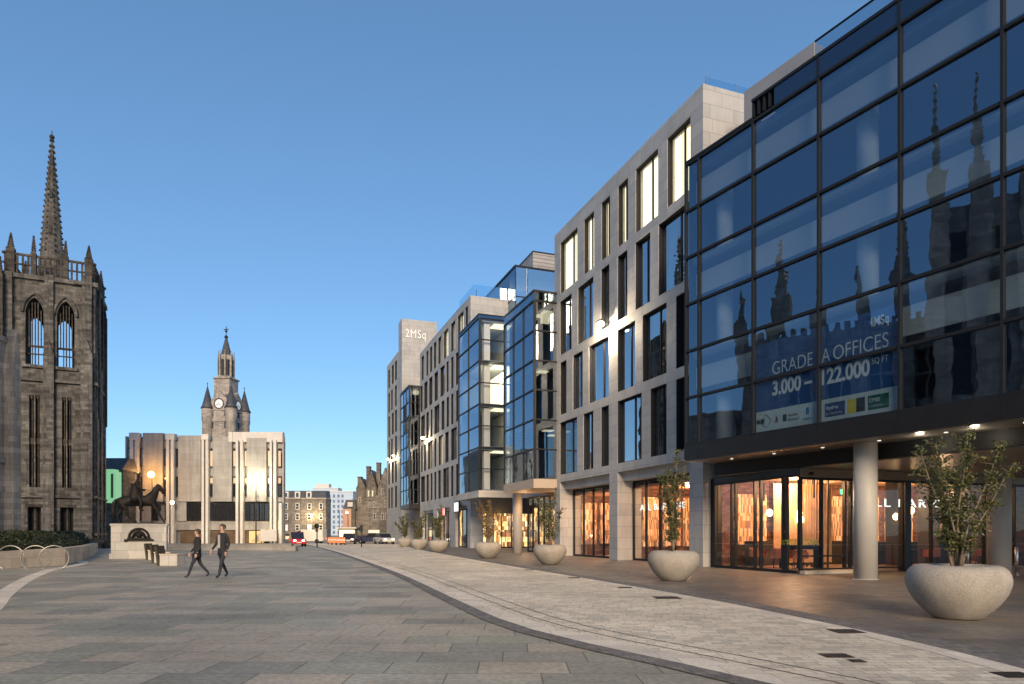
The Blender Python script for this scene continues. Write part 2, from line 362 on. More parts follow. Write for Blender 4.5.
# walkway on the shop side, the street of setts, its pale edge slabs and the dark sett gutters
wk = [Vector(p) for p in [(60, 95), (60, 60), (60, 40), (60, 20), (60, 0), (60, -30)]]
sheet('walkway', Rc, resample(wk, 90), .004, M['pave_r'])
sheet('street', Lc, Rc, .008, M['setts'])
sheet('street_edge', Lc, offset(Lc, -.42), .012, M['setts_l'])
sheet('street_edge', offset(Rc, .34), Rc, .012, M['setts_l'])
sheet('street_groove', offset(Lc, -.60), offset(Lc, -.63), .012, M['setts_d'])
sheet('street_groove', offset(Lc, -.95), offset(Lc, -.98), .012, M['setts_d'])
sheet('gutter', offset(Lc, .32), offset(Lc, .003), .012, M['setts_d'])
sheet('gutter', offset(Rc, -.003), offset(Rc, -.55), .012, M['setts_d'])
bl = resample(spline([at(*p) for p in [(-70,650),(0,611),(12,596),(33,580),(54,570.5),(80,560.5)]]+[(-40,48)]), 40)
sheet('paving_band', bl, offset(bl, -.42), .004, M['setts_l'])
for i, (x0, x1, y0, y1) in enumerate([(832,860,630,634),(822,850,654.6,658.6),(850,864,660.3,663.6),(998,1030,673,679),(654,679,596.4,600),(618,632,587,589),(568,580,577.3,579),(524,534,569.6,571)]):
    a, b = at(x0, y1), at(x1, y0)
    th = thing('drain_cover', ['larger dark iron cover in the pale setts, nearer the big planter','dark iron cover in the setts beside a smaller square one','smallest square iron cover in the setts','dark iron cover at the right edge of the street, nearest the camera','dark iron cover in the setts, level with the second planter','small dark cover in the setts between the second and third planters','tiny dark cover in the setts level with the third planter','farthest dark cover in the setts'][i], 'drain cover', ((a[0]+b[0])/2, (a[1]+b[1])/2, .012), 0, 'iron covers in the street')
    W = (x1-x0)/FP*(a[1]+b[1])/2/2; H = min(abs(b[1]-a[1]), 2*W*1.0)/2
    mb = MB().box(-W, W, -H, H, 0, .004); mb.build('frame', M['rust'], th)
    mb = MB()
    for k in range(5): mb.box(-W*.85, W*.85, -H*.85+k*H*.36, -H*.85+k*H*.36+H*.16, .004, .009)
    mb.build('grate', M['black'], th)

# ------------------------------------------------------------------ generic facade pieces
def wall_grid(mb, u0, u1, rows, zb, zt, th=.45, y0=0):
    z = zb
    for (a, b, wins) in sorted(rows, key=lambda r: r[0]):
        if a > z+1e-4: mb.box(u0, u1, y0, y0+th, z, a)
        x = u0
        for (p, q) in sorted(wins):
            if p > x+1e-4: mb.box(x, p, y0, y0+th, a, b)
            x = q
        if u1 > x+1e-4: mb.box(x, u1, y0, y0+th, a, b)
        z = b
    if zt > z: mb.box(u0, u1, y0, y0+th, z, zt)
def window(parent, p, q, a, b, y, gm, fm, mull=(), trans=(), lit=None, fr=.06, backoff=.28, curtain=None, name='window'):
    mb = MB(); y = min(y, .19) if y < .5 else y; d0 = .03
    mb.box(p, p+fr*.6, d0, y, a, b); mb.box(q-fr*.6, q, d0, y, a, b); mb.box(p+fr*.6, q-fr*.6, d0, y, b-fr*.6, b)
    mb.box(p, p+fr, y, y+.08, a, b); mb.box(q-fr, q, y, y+.08, a, b); mb.box(p+fr, q-fr, y, y+.08, a, a+fr); mb.box(p+fr, q-fr, y, y+.08, b-fr, b)
    for m in mull: mm = p+(q-p)*m; mb.box(mm-fr/2, mm+fr/2, y-.01, y+.08, a+fr, b-fr)
    for m in trans: zz = a+(b-a)*m; mb.box(p+fr, q-fr, y-.004, y+.075, zz-fr/2, zz+fr/2)
    f = mb.build(name, M['reveal'] if fm is M['black'] else fm, parent)
    MB().quad((p+fr*.5, y+.04, a+fr*.5), (q-fr*.5, y+.04, a+fr*.5), (q-fr*.5, y+.04, b-fr*.5), (p+fr*.5, y+.04, b-fr*.5)).build('pane', gm, f)
    if lit: MB().quad((p+.02, y+backoff, a+.02), (q-.02, y+backoff, a+.02), (q-.02, y+backoff, b-.02), (p+.02, y+backoff, b-.02)).build('blind', lit, f)
    if curtain:
        c0, c1 = curtain; mb = MB(); n = 9; pts = [(p+(q-p)*(c0+(c1-c0)*i/n), y+backoff+(.04 if i % 2 else 0)) for i in range(n+1)]
        mb.add([(x, yy, a+.05) for x, yy in pts]+[(x, yy, b-.05) for x, yy in pts], [(i, i+1, n+2+i, n+1+i) for i in range(n)]); mb.build('curtain', M['curtain'], f)
    return f
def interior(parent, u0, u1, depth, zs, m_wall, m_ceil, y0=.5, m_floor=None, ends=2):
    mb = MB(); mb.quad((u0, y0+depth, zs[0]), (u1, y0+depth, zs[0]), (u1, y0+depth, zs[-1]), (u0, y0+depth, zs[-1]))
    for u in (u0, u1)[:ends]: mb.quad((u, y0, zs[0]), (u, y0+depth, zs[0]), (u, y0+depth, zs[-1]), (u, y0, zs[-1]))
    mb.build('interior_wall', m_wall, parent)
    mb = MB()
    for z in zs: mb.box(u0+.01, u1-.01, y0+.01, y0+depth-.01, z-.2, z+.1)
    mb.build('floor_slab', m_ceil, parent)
# ================================================================== stone office building next to the glass one
fA = plane(19.28, .363, 554.6)
A = thing('office_building', 'nearer granite office building with a lit top row of tall windows and a bar below', 'office building', fA.loc(), fA.a)
UA = fA.u(703)
def rowpx(fr, pairs, umax=None):
    out = []
    for a, b in pairs:
        p, q = fr.u(a), fr.u(b)
        out.append((p, min(q, umax) if umax else q))
    return out
rA = [(17.1,20.4,rowpx(fA,[(560.5,577.5),(584,594),(601.5,610),(618,628),(635.7,658),(667.3,690.4)])),
      (13.1,16.6,rowpx(fA,[(560,571.6),(577.7,593.3),(601,609.3),(617.5,627.3),(635.3,650.4),(658.5,690.4)])),
      (9.2,12.6,rowpx(fA,[(560,566.4),(572.8,582.6),(589,608.8),(617.5,635),(642.5,666.6),(676,690.4)])),
      (5.3,8.7,rowpx(fA,[(560,577),(583.4,593.3),(601,608.8),(617.5,641.6),(650.4,666.6),(676,690.4)]))]
shopA = rowpx(fA, [(560, 609.3), (617.5, 689.4)])
mb = MB(); wall_grid(mb, 0, UA, [(0, 4.83, shopA)]+rA, 0, 21.3, .5)
mb.box(UA-.5, UA, .5, 13, 0, 21.3); mb.box(0, .4, .5, 13, 0, 21.3); mb.box(.4, UA-.5, .5, 13, 21.0, 21.2)
for a, b in ((shopA[0][0]-.3, shopA[0][0]), (shopA[0][1], shopA[1][0]), (shopA[1][1], UA-.5)): mb.box(a, b, .5, 1.5, 0, 4.83)
mb.build('wall', M['granA'], A)
mb = MB()
for a, b in shopA: mb.box(a, b, .35, 1.1, 4.35, 4.83)
mb.build('lintel', M['granA'], A)
for ri, (a, b, ws) in enumerate(rA):
    for k, (p, q) in enumerate(ws):
        wide = q-p; mull = (.62,) if wide > 1.35 else ((.55,) if wide > .9 else ())
        if ri == 0: window(A, p, q, a, b, .34, M['g_shop'], M['black'], mull, lit=M['lit'], backoff=.22)
        else: window(A, p, q, a, b, .38, M['g_off'], M['black'], mull, curtain=((.08,.34) if (k+ri) % 3 == 0 else ((.6,.95) if (k*ri) % 4 == 1 else None)))
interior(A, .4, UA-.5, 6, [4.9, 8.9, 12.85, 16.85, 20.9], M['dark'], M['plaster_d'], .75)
# roof balustrade
mb = MB()
for k in range(4): mb.box(UA-.25, UA-.21, .3+k*1.6, .34+k*1.6, 21.3, 21.85)
mb.build('balustrade_post', M['alu'], A)
MB().quad((UA-.22, .3, 21.35), (UA-.22, 6, 21.35), (UA-.22, 6, 21.8), (UA-.22, .3, 21.8)).build('balustrade_pane', M['g_roof'], A)
MB().quad((.3, .5, 21.35), (UA-.22, .5, 21.35), (UA-.22, .5, 21.5), (.3, .5, 21.5)).build('balustrade_pane', M['g_roof'], A)
# shop windows of the stone building
def shopfront(parent, p, q, y, zt, mull, m=M['black'], gm=None, fr=.07, door=None):
    mb = MB(); mb.box(p, q, y, y+.1, 0, .12); mb.box(p, q, y, y+.1, zt-.12, zt)
    xs = [p]+[p+(q-p)*t for t in mull]+[q]
    for i, x in enumerate(xs):
        w = fr; xx = min(max(x-w/2, p), q-w); mb.box(xx, xx+w, y-.01, y+.12, .12, zt-.12)
    f = mb.build('shop_window', m, parent)
    for a, b in zip(xs, xs[1:]):
        MB().quad((a+.03, y+.05, .1), (b-.03, y+.05, .1), (b-.03, y+.05, zt-.1), (a+.03, y+.05, zt-.1)).build('pane', gm or M['g_shop'], f)
    return f
M['brick'] = blocks('interior_brick', [(.20,.085,.055),(.15,.065,.045),(.25,.115,.07),(.11,.05,.038)], .24, .09, .012, .7, 'wall', .8)
M['warmwall'] = mat('warm_plaster', (.34,.20,.12), .8, var=.15, scale=2)
M['woodpan'] = mat('copper_soffit', (.48,.22,.12), .45, .3, var=.2, scale=2)
M['goods1'] = goods('lit_shop_fittings', [(.30,.15,.07),(.70,.36,.16),(.42,.2,.09),(.8,.46,.22),(.24,.12,.07),(.55,.27,.12),(.85,.56,.32),(.36,.17,.08)], .075, .34, .42, dark=.8)
M['goods2'] = goods('lit_shop_fittings_yellow', [(.95,.52,.16),(.5,.22,.06),(1,.70,.32),(.3,.12,.04),(1,.60,.22),(.12,.05,.02)], .22, .55, 1.2, dark=.7)
M['pend'] = emis('pendant_glow', (1, .62, .28), 9)
M['pendw'] = emis('shade_glow', (1, .80, .55), 5)
M['cream'] = mat('stone_floor_inside', (.32,.22,.15), .6)
(p1, q1), (p2, q2) = shopA
for i, (p, q) in enumerate(shopA):
    shopfront(A, p, q, .95, 4.35, (.22, .42, .62, .82) if i == 0 else (.2, .4, .6, .8))
    D0 = 7.0
    mb = MB(); mb.quad((p-.2, D0, 0), (q+.2, D0, 0), (q+.2, D0, 4.3), (p-.2, D0, 4.3)); mb.quad((p-.2, 1.5, 0), (p-.2, D0, 0), (p-.2, D0, 4.3), (p-.2, 1.5, 4.3)); mb.quad((q+.2, 1.5, 0), (q+.2, D0, 0), (q+.2, D0, 4.3), (q+.2, 1.5, 4.3))
    mb.build('shop_wall', M['brick'], A)
    MB().box(p, q, 1.06, D0, 3.95, 4.1).build('shop_ceiling', M['woodpan'], A)
    MB().box(p, q, 1.06, D0, .02, .06).build('shop_floor', M['cream'], A)
    mb = MB()
    for k in range(4): mb.box(p-.15, p+.05, 1.6+k*1.35, 2.65+k*1.35, .75, 3.5)
    for k in range(3): mb.box(p+.4+(q-p-.8)*k/3, p+.4+(q-p-.8)*(k+.8)/3, D0-.5, D0-.35, .7, 3.4)
    mb.build('back_bar', M['goods1'], A)
text('lettering', 'ALL BAR ONE', .46, M['sign_w'], A, (fA.u(641, 1.2), 1.15, 2.72), width=fA.u(686, 1.2)-fA.u(641, 1.2), depth=.012, bold=.002, spacing=1.2)
MB().box(fA.u(600)-.1, fA.u(600)+.25, -.02, .3, 4.0, 4.02).build('downlight', M['black'], A)

def dots(parent, a, b, y, zs_):
    mb = MB(); n_ = int((b-a)/.13)
    for z in zs_:
        for k in range(n_): u = a+(k+.5)*(b-a)/n_; mb.quad((u-.014, y, z-.014), (u+.014, y, z-.014), (u+.014, y, z+.014), (u-.014, y, z+.014))
    mb.build('glass_dots', M['curtain'], parent)
for p, q in shopA: dots(A, p+.1, q-.1, .99, (.95, 1.5))
def pendant(fr, u, v, z, m, cat_label, big=.16, drop=1.0):
    t = thing('pendant_lamp', cat_label, 'lamp', fr.world(u, v, z), 0, 'pendant lamps in the bar')
    MB().tube([(0,0,big), (0,0,drop)], .008, 6).build('cord', M['black'], t)
    MB().sphere((0,0,0), big, 12, 8, 1.2).build('shade', m, t)
def figure_table(fr, u, v, lab, grp, top=None, label=None):
    t = thing('bar_table', label or lab, 'table', fr.world(u, v, .06), fr.a, grp)
    MB().lathe([(.35,.72),(.36,.74),(.35,.76)], 16).build('tabletop', top or M['twig'], t)
    MB().lathe([(.22,0),(.22,.02),(.03,.04),(.03,.72)], 12).build('leg', M['black'], t)
rnd = random.Random(3)
for k, (u, v, z, m) in enumerate([(p2+1.0,3.0,2.3,'pendw'),(p2+2.1,4.2,1.2,'pendw'),(p2+3.6,3.0,1.25,'pendw'),(p2+4.6,3.4,1.35,'pendw'),(p1+1.8,3,2.9,'pendw'),(p1+2.9,4,3.0,'pendw'),(p1+4.0,2.6,2.9,'pendw'),(p1+3.2,3,1.4,'pend')]):
    pendant(fA, u, v, z, M[m], 'glowing shade behind the shop glass of the granite building', .2, 3.9-z)
for k, (u, v) in enumerate([(p2+1.6,2.6),(p2+3.4,2.9),(p2+5.2,2.4),(p1+1.5,2.5),(p1+3.6,2.7)]):
    figure_table(fA, u, v, 'small round bar table behind the shop glass of the granite building', 'bar tables')

# wall flood lights, all at one height on the stone fronts
def floodlight(fr, u, z, label, power, col, m, cat='lamp', grp='flood lights on the building fronts', off=.55):
    t = thing('flood_light', label, cat, fr.world(u, 0, z), fr.a, grp)
    MB().box(-.12, .12, -.04, 0, -.2, .2).tube([(0,-.04,0), (0,-off+.1,.12)], .03, 8).build('bracket', M['anth'], t)
    MB().box(-.22, .22, -off-.14, -off+.14, .1, .2).build('housing', M['anth'], t)
    MB().sphere((0, -off, .0), .19, 12, 8, .7).build('bulb', m, t)
    x, y, zz = fr.world(u, -off-.05, z-.12); lamp('flood_lamp', (x, y, zz), power, col, .12)
uz = fA.uz(601.5, 324, -.5)
floodlight(fA, uz[0], uz[1], 'blazing flood light on the wall of the nearer granite building', 1300, (1,.78,.5), M['lamp'])

# ================================================================== far complex behind: glass box, glass box, long stone wing
def glass_box(name, label, fr, u0, u1, z0, z1, ncol, nrow, depth, fasc_m, ret_cols=2, gm='g_front', retm=None, topband=.7, yoff=0):
    """projecting glazed bay: front at local y=0, return glazed face at u1"""
    t = thing(name, label, 'glass block', fr.loc(), fr.a)
    zb = z0+.6; zt = z1-topband; fr_w = .09
    mb = MB()
    us = [u0+(u1-u0)*k/ncol for k in range(ncol+1)]; zs = [zb+(zt-zb)*k/nrow for k in range(nrow+1)]
    ys = [.0+depth*k/ret_cols for k in range(ret_cols+1)]
    for u in us: mb.box(u-fr_w/2, u+fr_w/2, -.03, .14, zb, zt)
    for z in zs[1:]: mb.box(u0, u1+.03, -.05, .12, z-.045, z+.045)
    for y in ys[1:]: mb.box(u1-.12, u1+.025, y-.04, y+.04, zb, zt)
    for z in zs[1:]: mb.box(u1-.10, u1+.045, .121, depth, z-.043, z+.043)
    mb.build('mullion_grid', M['black'], t)
    mb = MB(); mb.box(u0-.02, u1+.05, -.06, depth, z1-.12, z1); mb.build('coping', M['anth'], t)
    MB().box(u0, u1+.03, -.04, depth, z0, zb).build('fascia', fasc_m, t)
    for i in range(ncol):
        for j in range(nrow): MB().quad((us[i], .03, zs[j]), (us[i+1], .03, zs[j]), (us[i+1], .03, zs[j+1]), (us[i], .03, zs[j+1])).build('pane', M[gm], t)
    MB().quad((u0, .0, zt), (u1, .0, zt), (u1, .0, z1-.12), (u0, .0, z1-.12)).build('parapet_pane', M[gm], t)
    for i in range(ret_cols):
        for j in range(nrow): MB().quad((u1-.03, ys[i], zs[j]), (u1-.03, ys[i+1], zs[j]), (u1-.03, ys[i+1], zs[j+1]), (u1-.03, ys[i], zs[j+1])).build('pane', M[retm or 'g_dark'], t)
    MB().quad((u1, .0, zt), (u1, depth, zt), (u1, depth, z1-.12), (u1, .0, z1-.12)).build('parapet_pane', M[gm], t)
    return t, zs
fB1 = plane(17.56, .363, 534)
B1, zs = glass_box('glass_bay', 'tall projecting glass bay beside the granite building, carried on a round column', fB1, fB1.u(504), 0, 4.45, 17.4, 3, 6, 7, mat('bay_fascia', (.42,.34,.27), .6, .1, var=.08))
u1 = fB1.u(504)
interior(B1, u1+.1, -.3, 5.5, [5.0, 8.8, 12.6, 16.5], M['dark'], M['plaster_d'], .4, ends=1)
MB().box(-1.1, -.45, .9, 1.5, 15.6, 16.3).build('light_box', M['lit3'], B1)
mb = MB()
for z in (5.1, 8.9, 12.7): mb.box(u1, -.15, 2.2, 2.6, z, z+3.4)
mb.build('core_wall', M['plaster_d'], B1)
mb = MB()
for z, a in ((12.2,.5),(8.3,.9),(8.0,1.3),(15.9,.4)): mb.box(-.9, -.35, a, a+.7, z, z+.06)
mb.build('ceiling_light', M['lit3'], B1)
cu, _ = fB1.uz(517.5, HY, 1.2)
colb = fB1.world(cu, 1.2); 
MB().lathe([(.36, 0), (.36, 4.44)], 24, (cu, 1.2, 0)).build('column', M['colum'], B1)
# under the bay: lit bar entrance
zt = 3.9
for (a, b, y) in ((u1-3.5, -.1, 3.2),):
    shopfront(B1, a, b, y, 4.3, (.12,.24,.36,.48,.60,.72,.84))
    MB().quad((a, y+3.0, 0), (b, y+3.0, 0), (b, y+3.0, 4.4), (a, y+3.0, 4.4)).build('shop_interior', M['goods2'], B1)
    MB().box(a, b, y+.1, y+3.0, 4.2, 4.4).build('shop_ceiling', M['warmwall'], B1)
p = fB1.world(-2.2, 3.9, 3.2); lamp('bar_lamp', p, 120, (1,.6,.28), .3)
p = fB1.world(-5.2, 1.2, 3.6); lamp('bar_lamp', p, 25, (1,.6,.28), .3)

fB2 = plane(18.5, .363, 479)
uL = fB2.u(458.5)
B2, zs2 = glass_box('glass_bay', 'lit glass bay with one bright yellow storey, left of the taller glass bay', fB2, uL, 0, 4.6, 20.5, 2, 8, 5.0, M['granC'], 2, retm='g_shop', topband=.35)
interior(B2, uL+.1, -.2, 4.5, [5.2, 8.95, 12.7, 16.5, 20.1], M['plaster_d'], M['plaster_d'], .35, ends=1)
mb = MB()
for k, z in enumerate((5.4, 9.2, 12.95, 16.7)): mb.box(uL+.6, -.15, 3.2, 3.3, z, z+3.2)
mb.build('partition', M['curtain'], B2)
mb = MB()
for z in (5.2, 8.95, 12.7, 16.5): mb.box(-1.0, -.45, .6, 1.15, z+.1, z+3.5)
mb.build('inner_column', M['plaster'], B2)
MB().box(uL+.6, -.16, 3.0, 3.06, 13.0, 16.2).build('lit_storey', M['lit'], B2)
mb = MB()
for z in (12.4, 8.65, 19.8, 16.2): mb.box(-1.6, -.3, 1.5, 3.4, z, z+.05)
mb.build('ceiling_light', M['lit3'], B2)
for z, pw in ((15.3, 120), (11.3, 30), (7.6, 12), (18.6, 30)): lamp('office_lamp', fB2.world(-1.6, 1.9, z), pw, (1,.86,.5), .3)
MB().box(-.12, .1, .1, 5, 3.2, 4.58).build('canopy', M['anth'], B2)
MB().lathe([(.36, 0), (.36, 4.6)], 24, (-1.2, 1.4, 0)).build('column', M['colum'], B2)
lamp('bar_lamp', fB2.world(3.5, 2.8, 3.1), 60, (1,.6,.28), .3)
fB = plane(20.3, .363, 470.5)
B = thing('office_building', 'long granite wing with five rows of narrow windows, behind the glass bays', 'office building', fB.loc(), fB.a)
u0 = fB.u(420); uE = 0
def rows_of(cr, ox, sc, fr): return [(fr.u(ox+a/sc), fr.u(ox+b/sc)) for a, b in cr]
crB = [[(235,250),(262,275),(283,297),(305,320),(330,348),(362,388),(403,428),(442,475),(485,500)],
       [(228,242),(250,270),(278,298),(308,330),(342,368),(377,390),(403,418),(430,456),(470,492)],
       [(232,255),(262,277),(287,298),(308,338),(348,366),(377,392),(403,417),(432,456),(470,492)],
       [(232,243),(248,262),(272,298),(308,320),(332,358),(370,390),(403,437),(450,462),(475,495)],
       [(232,255),(263,277),(287,298),(308,320),(330,345),(358,392),(403,417),(432,452),(470,492)]]
zB = [(21.2,24.3),(17.2,20.6),(13.3,16.6),(9.4,12.8),(5.5,8.8)]
rB = [(a, b, rows_of(c, 380, 5.689, fB)) for (a, b), c in zip(zB, crB)]
shopB = [(fB.u(a), fB.u(b)) for a, b in [(422.5,433.2),(437,449.5),(455.5,467.5)]]
mb = MB(); wall_grid(mb, u0, uE, [(0, 4.3, shopB)]+rB, 0, 25.0, .5); mb.box(-.5, 0, .5, 12, 4.6, 25.0); mb.box(-.5, 0, .5, 1.3, 0, 4.6); mb.box(u0, -.5, .5, 12, 24.4, 24.6); mb.box(u0, u0+.4, .5, 12, 0, 24.4)
mb.build('wall', M['granA'], B)
for ri, (a, b, ws) in enumerate(rB):
    for k, (p, q) in enumerate(ws):
        lit = None
        if ri == 0: lit = M['lit'] if k in (1,5,7) else M['lit2']
        if ri == 3 and k in (2, 4): lit = M['lit2']
        window(B, p, q, a, b, .34, M['g_shop'] if lit else M['g_off'], M['black'], (.5,) if q-p > 2.2 else (), lit=lit, curtain=(.1,.5) if (k*3+ri) % 5 == 0 and not lit else None)
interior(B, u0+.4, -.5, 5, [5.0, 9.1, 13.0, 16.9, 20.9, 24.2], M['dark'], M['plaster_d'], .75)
for i, (a, b) in enumerate(shopB):
    f = shopfront(B, a, b, .32, 4.0, (.33, .66)); MB().box(a, b, .25, .5, 4.0, 4.3).build('lintel', M['granA'], B)
    MB().quad((a, 1.6, 0), (b, 1.6, 0), (b, 1.6, 4), (a, 1.6, 4)).build('shop_interior', M['goods1'] if i < 1 else M['goods2'], B)
fr_ = thing('end_front', None, None, (0, 0, 0), R(90)); fr_.parent = B
shopfront(fr_, 1.3, 11.5, .15, 4.2, (.1,.2,.3,.4,.5,.6,.7,.8,.9))
MB().quad((1.3, 3.6, 0), (11.5, 3.6, 0), (11.5, 3.6, 4.3), (1.3, 3.6, 4.3)).build('shop_interior', M['goods2'], fr_)
MB().box(1.3, 11.5, -.1, .4, 4.2, 4.6).build('shop_fascia', M['anth'], fr_)
# blue glass roof storey and balustrade
mb = MB().quad((u0, 1.2, 25.0), (-6, 1.2, 25.0), (-6, 1.2, 26.3), (u0, 1.2, 26.3)).build('roof_pane', M['g_front'], B)
mb = MB()
for k in range(14): mb.box(u0+k*1.65, u0+k*1.65+.06, 1.12, 1.19, 25.0, 26.3)
mb.box(u0, -6, 1.1, 1.3, 26.3, 26.42); mb.build('roof_mullion', M['anth'], B)
MB().box(u0, -6, 1.35, 10, 24.7, 26.25).build('roof_room', M['plaster_d'], B)
MB().quad((-.2, .4, 25.05), (-.2, 6.5, 25.05), (-.2, 6.5, 26.2), (-.2, .4, 26.2)).quad((-5.5, .4, 25.05), (-.2, .4, 25.05), (-.2, .4, 26.2), (-5.5, .4, 26.2)).build('balustrade_pane', M['g_roof'], B)
# the roof pavilion (glass) and plant room, standing back on the wing
fP = plane(24.5, .363, 515.5)
P = thing('roof_pavilion', 'glass roof storey with a grey louvred plant room on top, above the glass bays', 'roof pavilion', fP.loc(), fP.a)
zP = fP.z(515.5, 265); uPl = fP.u(480); zPb = zP-5.2
mb = MB(); mb.box(uPl-6, .1, -.1, 12, zP-.15, zP); mb.box(uPl-6, 0.02, 0, 12, zPb-.2, zPb)
for k in range(9): mb.box(uPl-6+(6-uPl)*k/8-.05, uPl-6+(6-uPl)*k/8+.05, -.03, .05, zPb, zP-.15)
for y in (1.2, 5, 8.6, 11.8): mb.box(-.05, .04, y, y+.09, zPb, zP-.15)
mb.box(-.03, .05, 0, 12, zP-3.1, zP-3.0); mb.box(uPl-6, -.05, -.045, .03, zP-3.1, zP-3.0)
mb.build('frame', M['anth'], P)
MB().quad((uPl-6, 0, zPb), (0, 0, zPb), (0, 0, zP-.15), (uPl-6, 0, zP-.15)).build('pane', M['g_front'], P)
M['g_skyr'] = glass('pale_reflecting_glass', .5, (.75,.8,.85), (.95,.96,1), .003)
MB().quad((0, .0, zPb), (0, 12, zPb), (0, 12, zP-.15), (0, .0, zP-.15)).build('pane', M['g_skyr'], P)
MB().quad((-2.5, .3, zPb), (-2.5, 12, zPb), (-2.5, 12, zP-.2), (-2.5, .3, zP-.2)).build('interior_wall', M['plaster'], P)
fQ = plane(27.0, .363, 533); uq = fQ.z(533, 252)
def toP(pt): v = Vector((pt[0], pt[1]))-fP.P; return v.dot(fP.e), v.dot(fP.n)
qu, qv = toP(fQ.world(0, 0)); 
M['louvre'] = blocks('louvre_cladding', [(.30,.285,.28),(.33,.31,.30)], 30, .38, .06, .35, 'wall', .5)
MB().box(qu-9, qu, qv, qv+10, zP, uq).build('plant_room', M['louvre'], P)
MB().box(qu-9.05, qu+.05, qv-.05, qv+10, uq, uq+.12).build('coping', M['anth'], P)
floodlight(fB, fB.u(427), 13.4, 'flood light on the long granite wing, second nearest of the wall lights', 520, (1,.8,.5), M['lamp'])
# small signs over its shops
t = thing('hanging_sign', 'round glowing white sign over a shop of the long granite wing', 'sign', fB.world(fB.u(460.5), -.2, 3.6), fB.a)
MB().box(-.9, .9, -.25, -.05, 0, 1.2).build('case', M['anth'], t); MB().box(-.75, .75, -.28, -.25, .15, 1.05).build('face', M['sign_w'], t)
M['sign_r'] = emis('sign_red', (1, .2, .18), 2.2)
t = thing('hanging_sign', 'small glowing red sign over a shop of the long granite wing', 'sign', fB.world(fB.u(447.5), -.2, 3.4), fB.a)
MB().box(-.6, .6, -.25, -.05, 0, .9).build('case', M['anth'], t); MB().box(-.5, .5, -.28, -.25, .1, .8).build('face', M['sign_r'], t)

fB3 = plane(18.85, .363, 409)
ul = fB3.u(400.5)
B3, _ = glass_box('glass_bay', 'narrow darker glass bay in front of the farthest stone block', fB3, ul, 0, 4.7, 20.9, 3, 8, 6.0, M['anth'], 2, topband=.3)
interior(B3, ul+.1, -.2, 5, [5.2, 9.1, 13, 16.9, 20.6], M['dark'], M['plaster_d'], .35, ends=1)
MB().box(ul+.2, -.2, 1.8, 6, 0, 4.7).build('base_wall', M['woodpan'] if False else mat('brown_panel', (.16,.11,.08), .6), B3)
MB().box(-1.2, -.3, .8, 1.4, 19.9, 20.3).build('ceiling_light', M['lit3'], B3)

fC = plane(20.3, .363, 402.5)
Cb = thing('office_building', 'farthest stone block of the row with a tall end slab carrying the 2MSq letters', 'office building', fC.loc(), fC.a)
uc0 = fC.u(387); uc1 = fC.u(399.2)
zC = [(25.2,28.2),(21.2,24.4),(17.2,20.6),(13.3,16.6),(9.4,12.8),(5.5,8.8)]
us = lambda a, b: (fC.u(380+a/5.689), fC.u(380+b/5.689))
rC = [(a, b, [us(46,56), us(62,72) if k % 2 else us(66,78), us(84,96)]) for k, (a, b) in enumerate(zC)]
mb = MB(); wall_grid(mb, uc0, uc1, rC, 0, 29.2, .5); mb.box(uc0, uc1, .5, 12, 0, 4.9); mb.box(uc1-.4, uc1, .5, 12, 4.9, 29.2); mb.box(uc0, uc0+.4, .5, 12, 4.9, 29.2); mb.box(uc0+.4, uc1-.4, .5, 12, 28.6, 28.8); mb.build('wall', M['granC'], Cb)
for ri, (a, b, ws) in enumerate(rC):
    for k, (p, q) in enumerate(ws): window(Cb, p, q, a, b, .34, M['g_shop'] if ri == 1 else M['g_off'], M['black'], lit=M['lit2'] if ri == 1 else None)
zS = fC.z(402.5, 318.5); 
MB().box(uc1+.02, 0, -.1, 5.2, 0, zS).build('end_slab', M['granA'], Cb)
text('lettering', '2MSq', 1.75, mat('white_letters', (.85,.85,.85), .5), Cb, (0.05, .45, zS-2.7), rz=R(90), width=3.0, depth=.04, spacing=1.15)
MB().box(.0, 7, 3.2, 12, 0, 25.3).build('recessed_block', M['anth'], Cb)
MB().box(.02, .5, 3.05, 3.2, 21.2, 24.2).build('lit_window', M['lit'], Cb)
floodlight(fC, fC.u(391), 13.4, 'flood light on the farthest stone block of the row, the most distant wall light', 420, (1,.82,.45), M['lamp'])
floodlight(fC, fC.u(397), 13.4, 'flood light beside another on the farthest stone block, the nearer of that pair', 200, (1,.82,.45), M['lamp'])

# ================================================================== the big glass building, right
sG = .5603
fG = plane(22.6, sG, 686)
G = thing('glass_office_building', 'large dark blue glass office building raised over an open corner on round columns', 'office building', fG.loc(), fG.a)
Ds = [27.06-2.357*k for k in range(8)]; kk = math.sqrt(1+sG*sG)
us = [0]+[(fG.P.y-d)*kk for d in Ds]
zs = [5.08, 6.98, 8.87, 10.77, 12.67, 14.56, 16.46]
UG = us[-1]; DG = 14
mb = MB()
for i, u in enumerate(us): mb.box(u-.036, u+.036, -.055, .085, zs[0], zs[-1])
for z in zs: mb.box(-.02, UG+.02, -.04, .08, z-.045, z+.045)
mb.build('mullion_grid', M['black'], G)
for i in range(len(us)-1):
    for j in range(6): 
        MB().quad((us[i], .04, zs[j]), (us[i+1], .04, zs[j]), (us[i+1], .04, zs[j+1]), (us[i], .04, zs[j+1])).build('pane', M['g_front'], G)
uT = fG.u(752); uB = fG.u(813)
mb = MB().box(uT+1.0, UG, -.02, .1, zs[-1]+.045, 17.14); mb.build('spandrel', mat('navy_spandrel', (.01,.03,.08), .12, .2, .8, var=.1), G)
mb = MB(); mb.box(uT+.02, UG+.02, -.06, .3, 17.14, 17.24); mb.box(-.02, uT+.02, -.06, .3, zs[-1]+.046, zs[-1]+.13)
for u in us[3:]: mb.box(u-.03, u+.03, -.05, -.021, 16.5, 17.14)
mb.build('coping', M['black'], G)
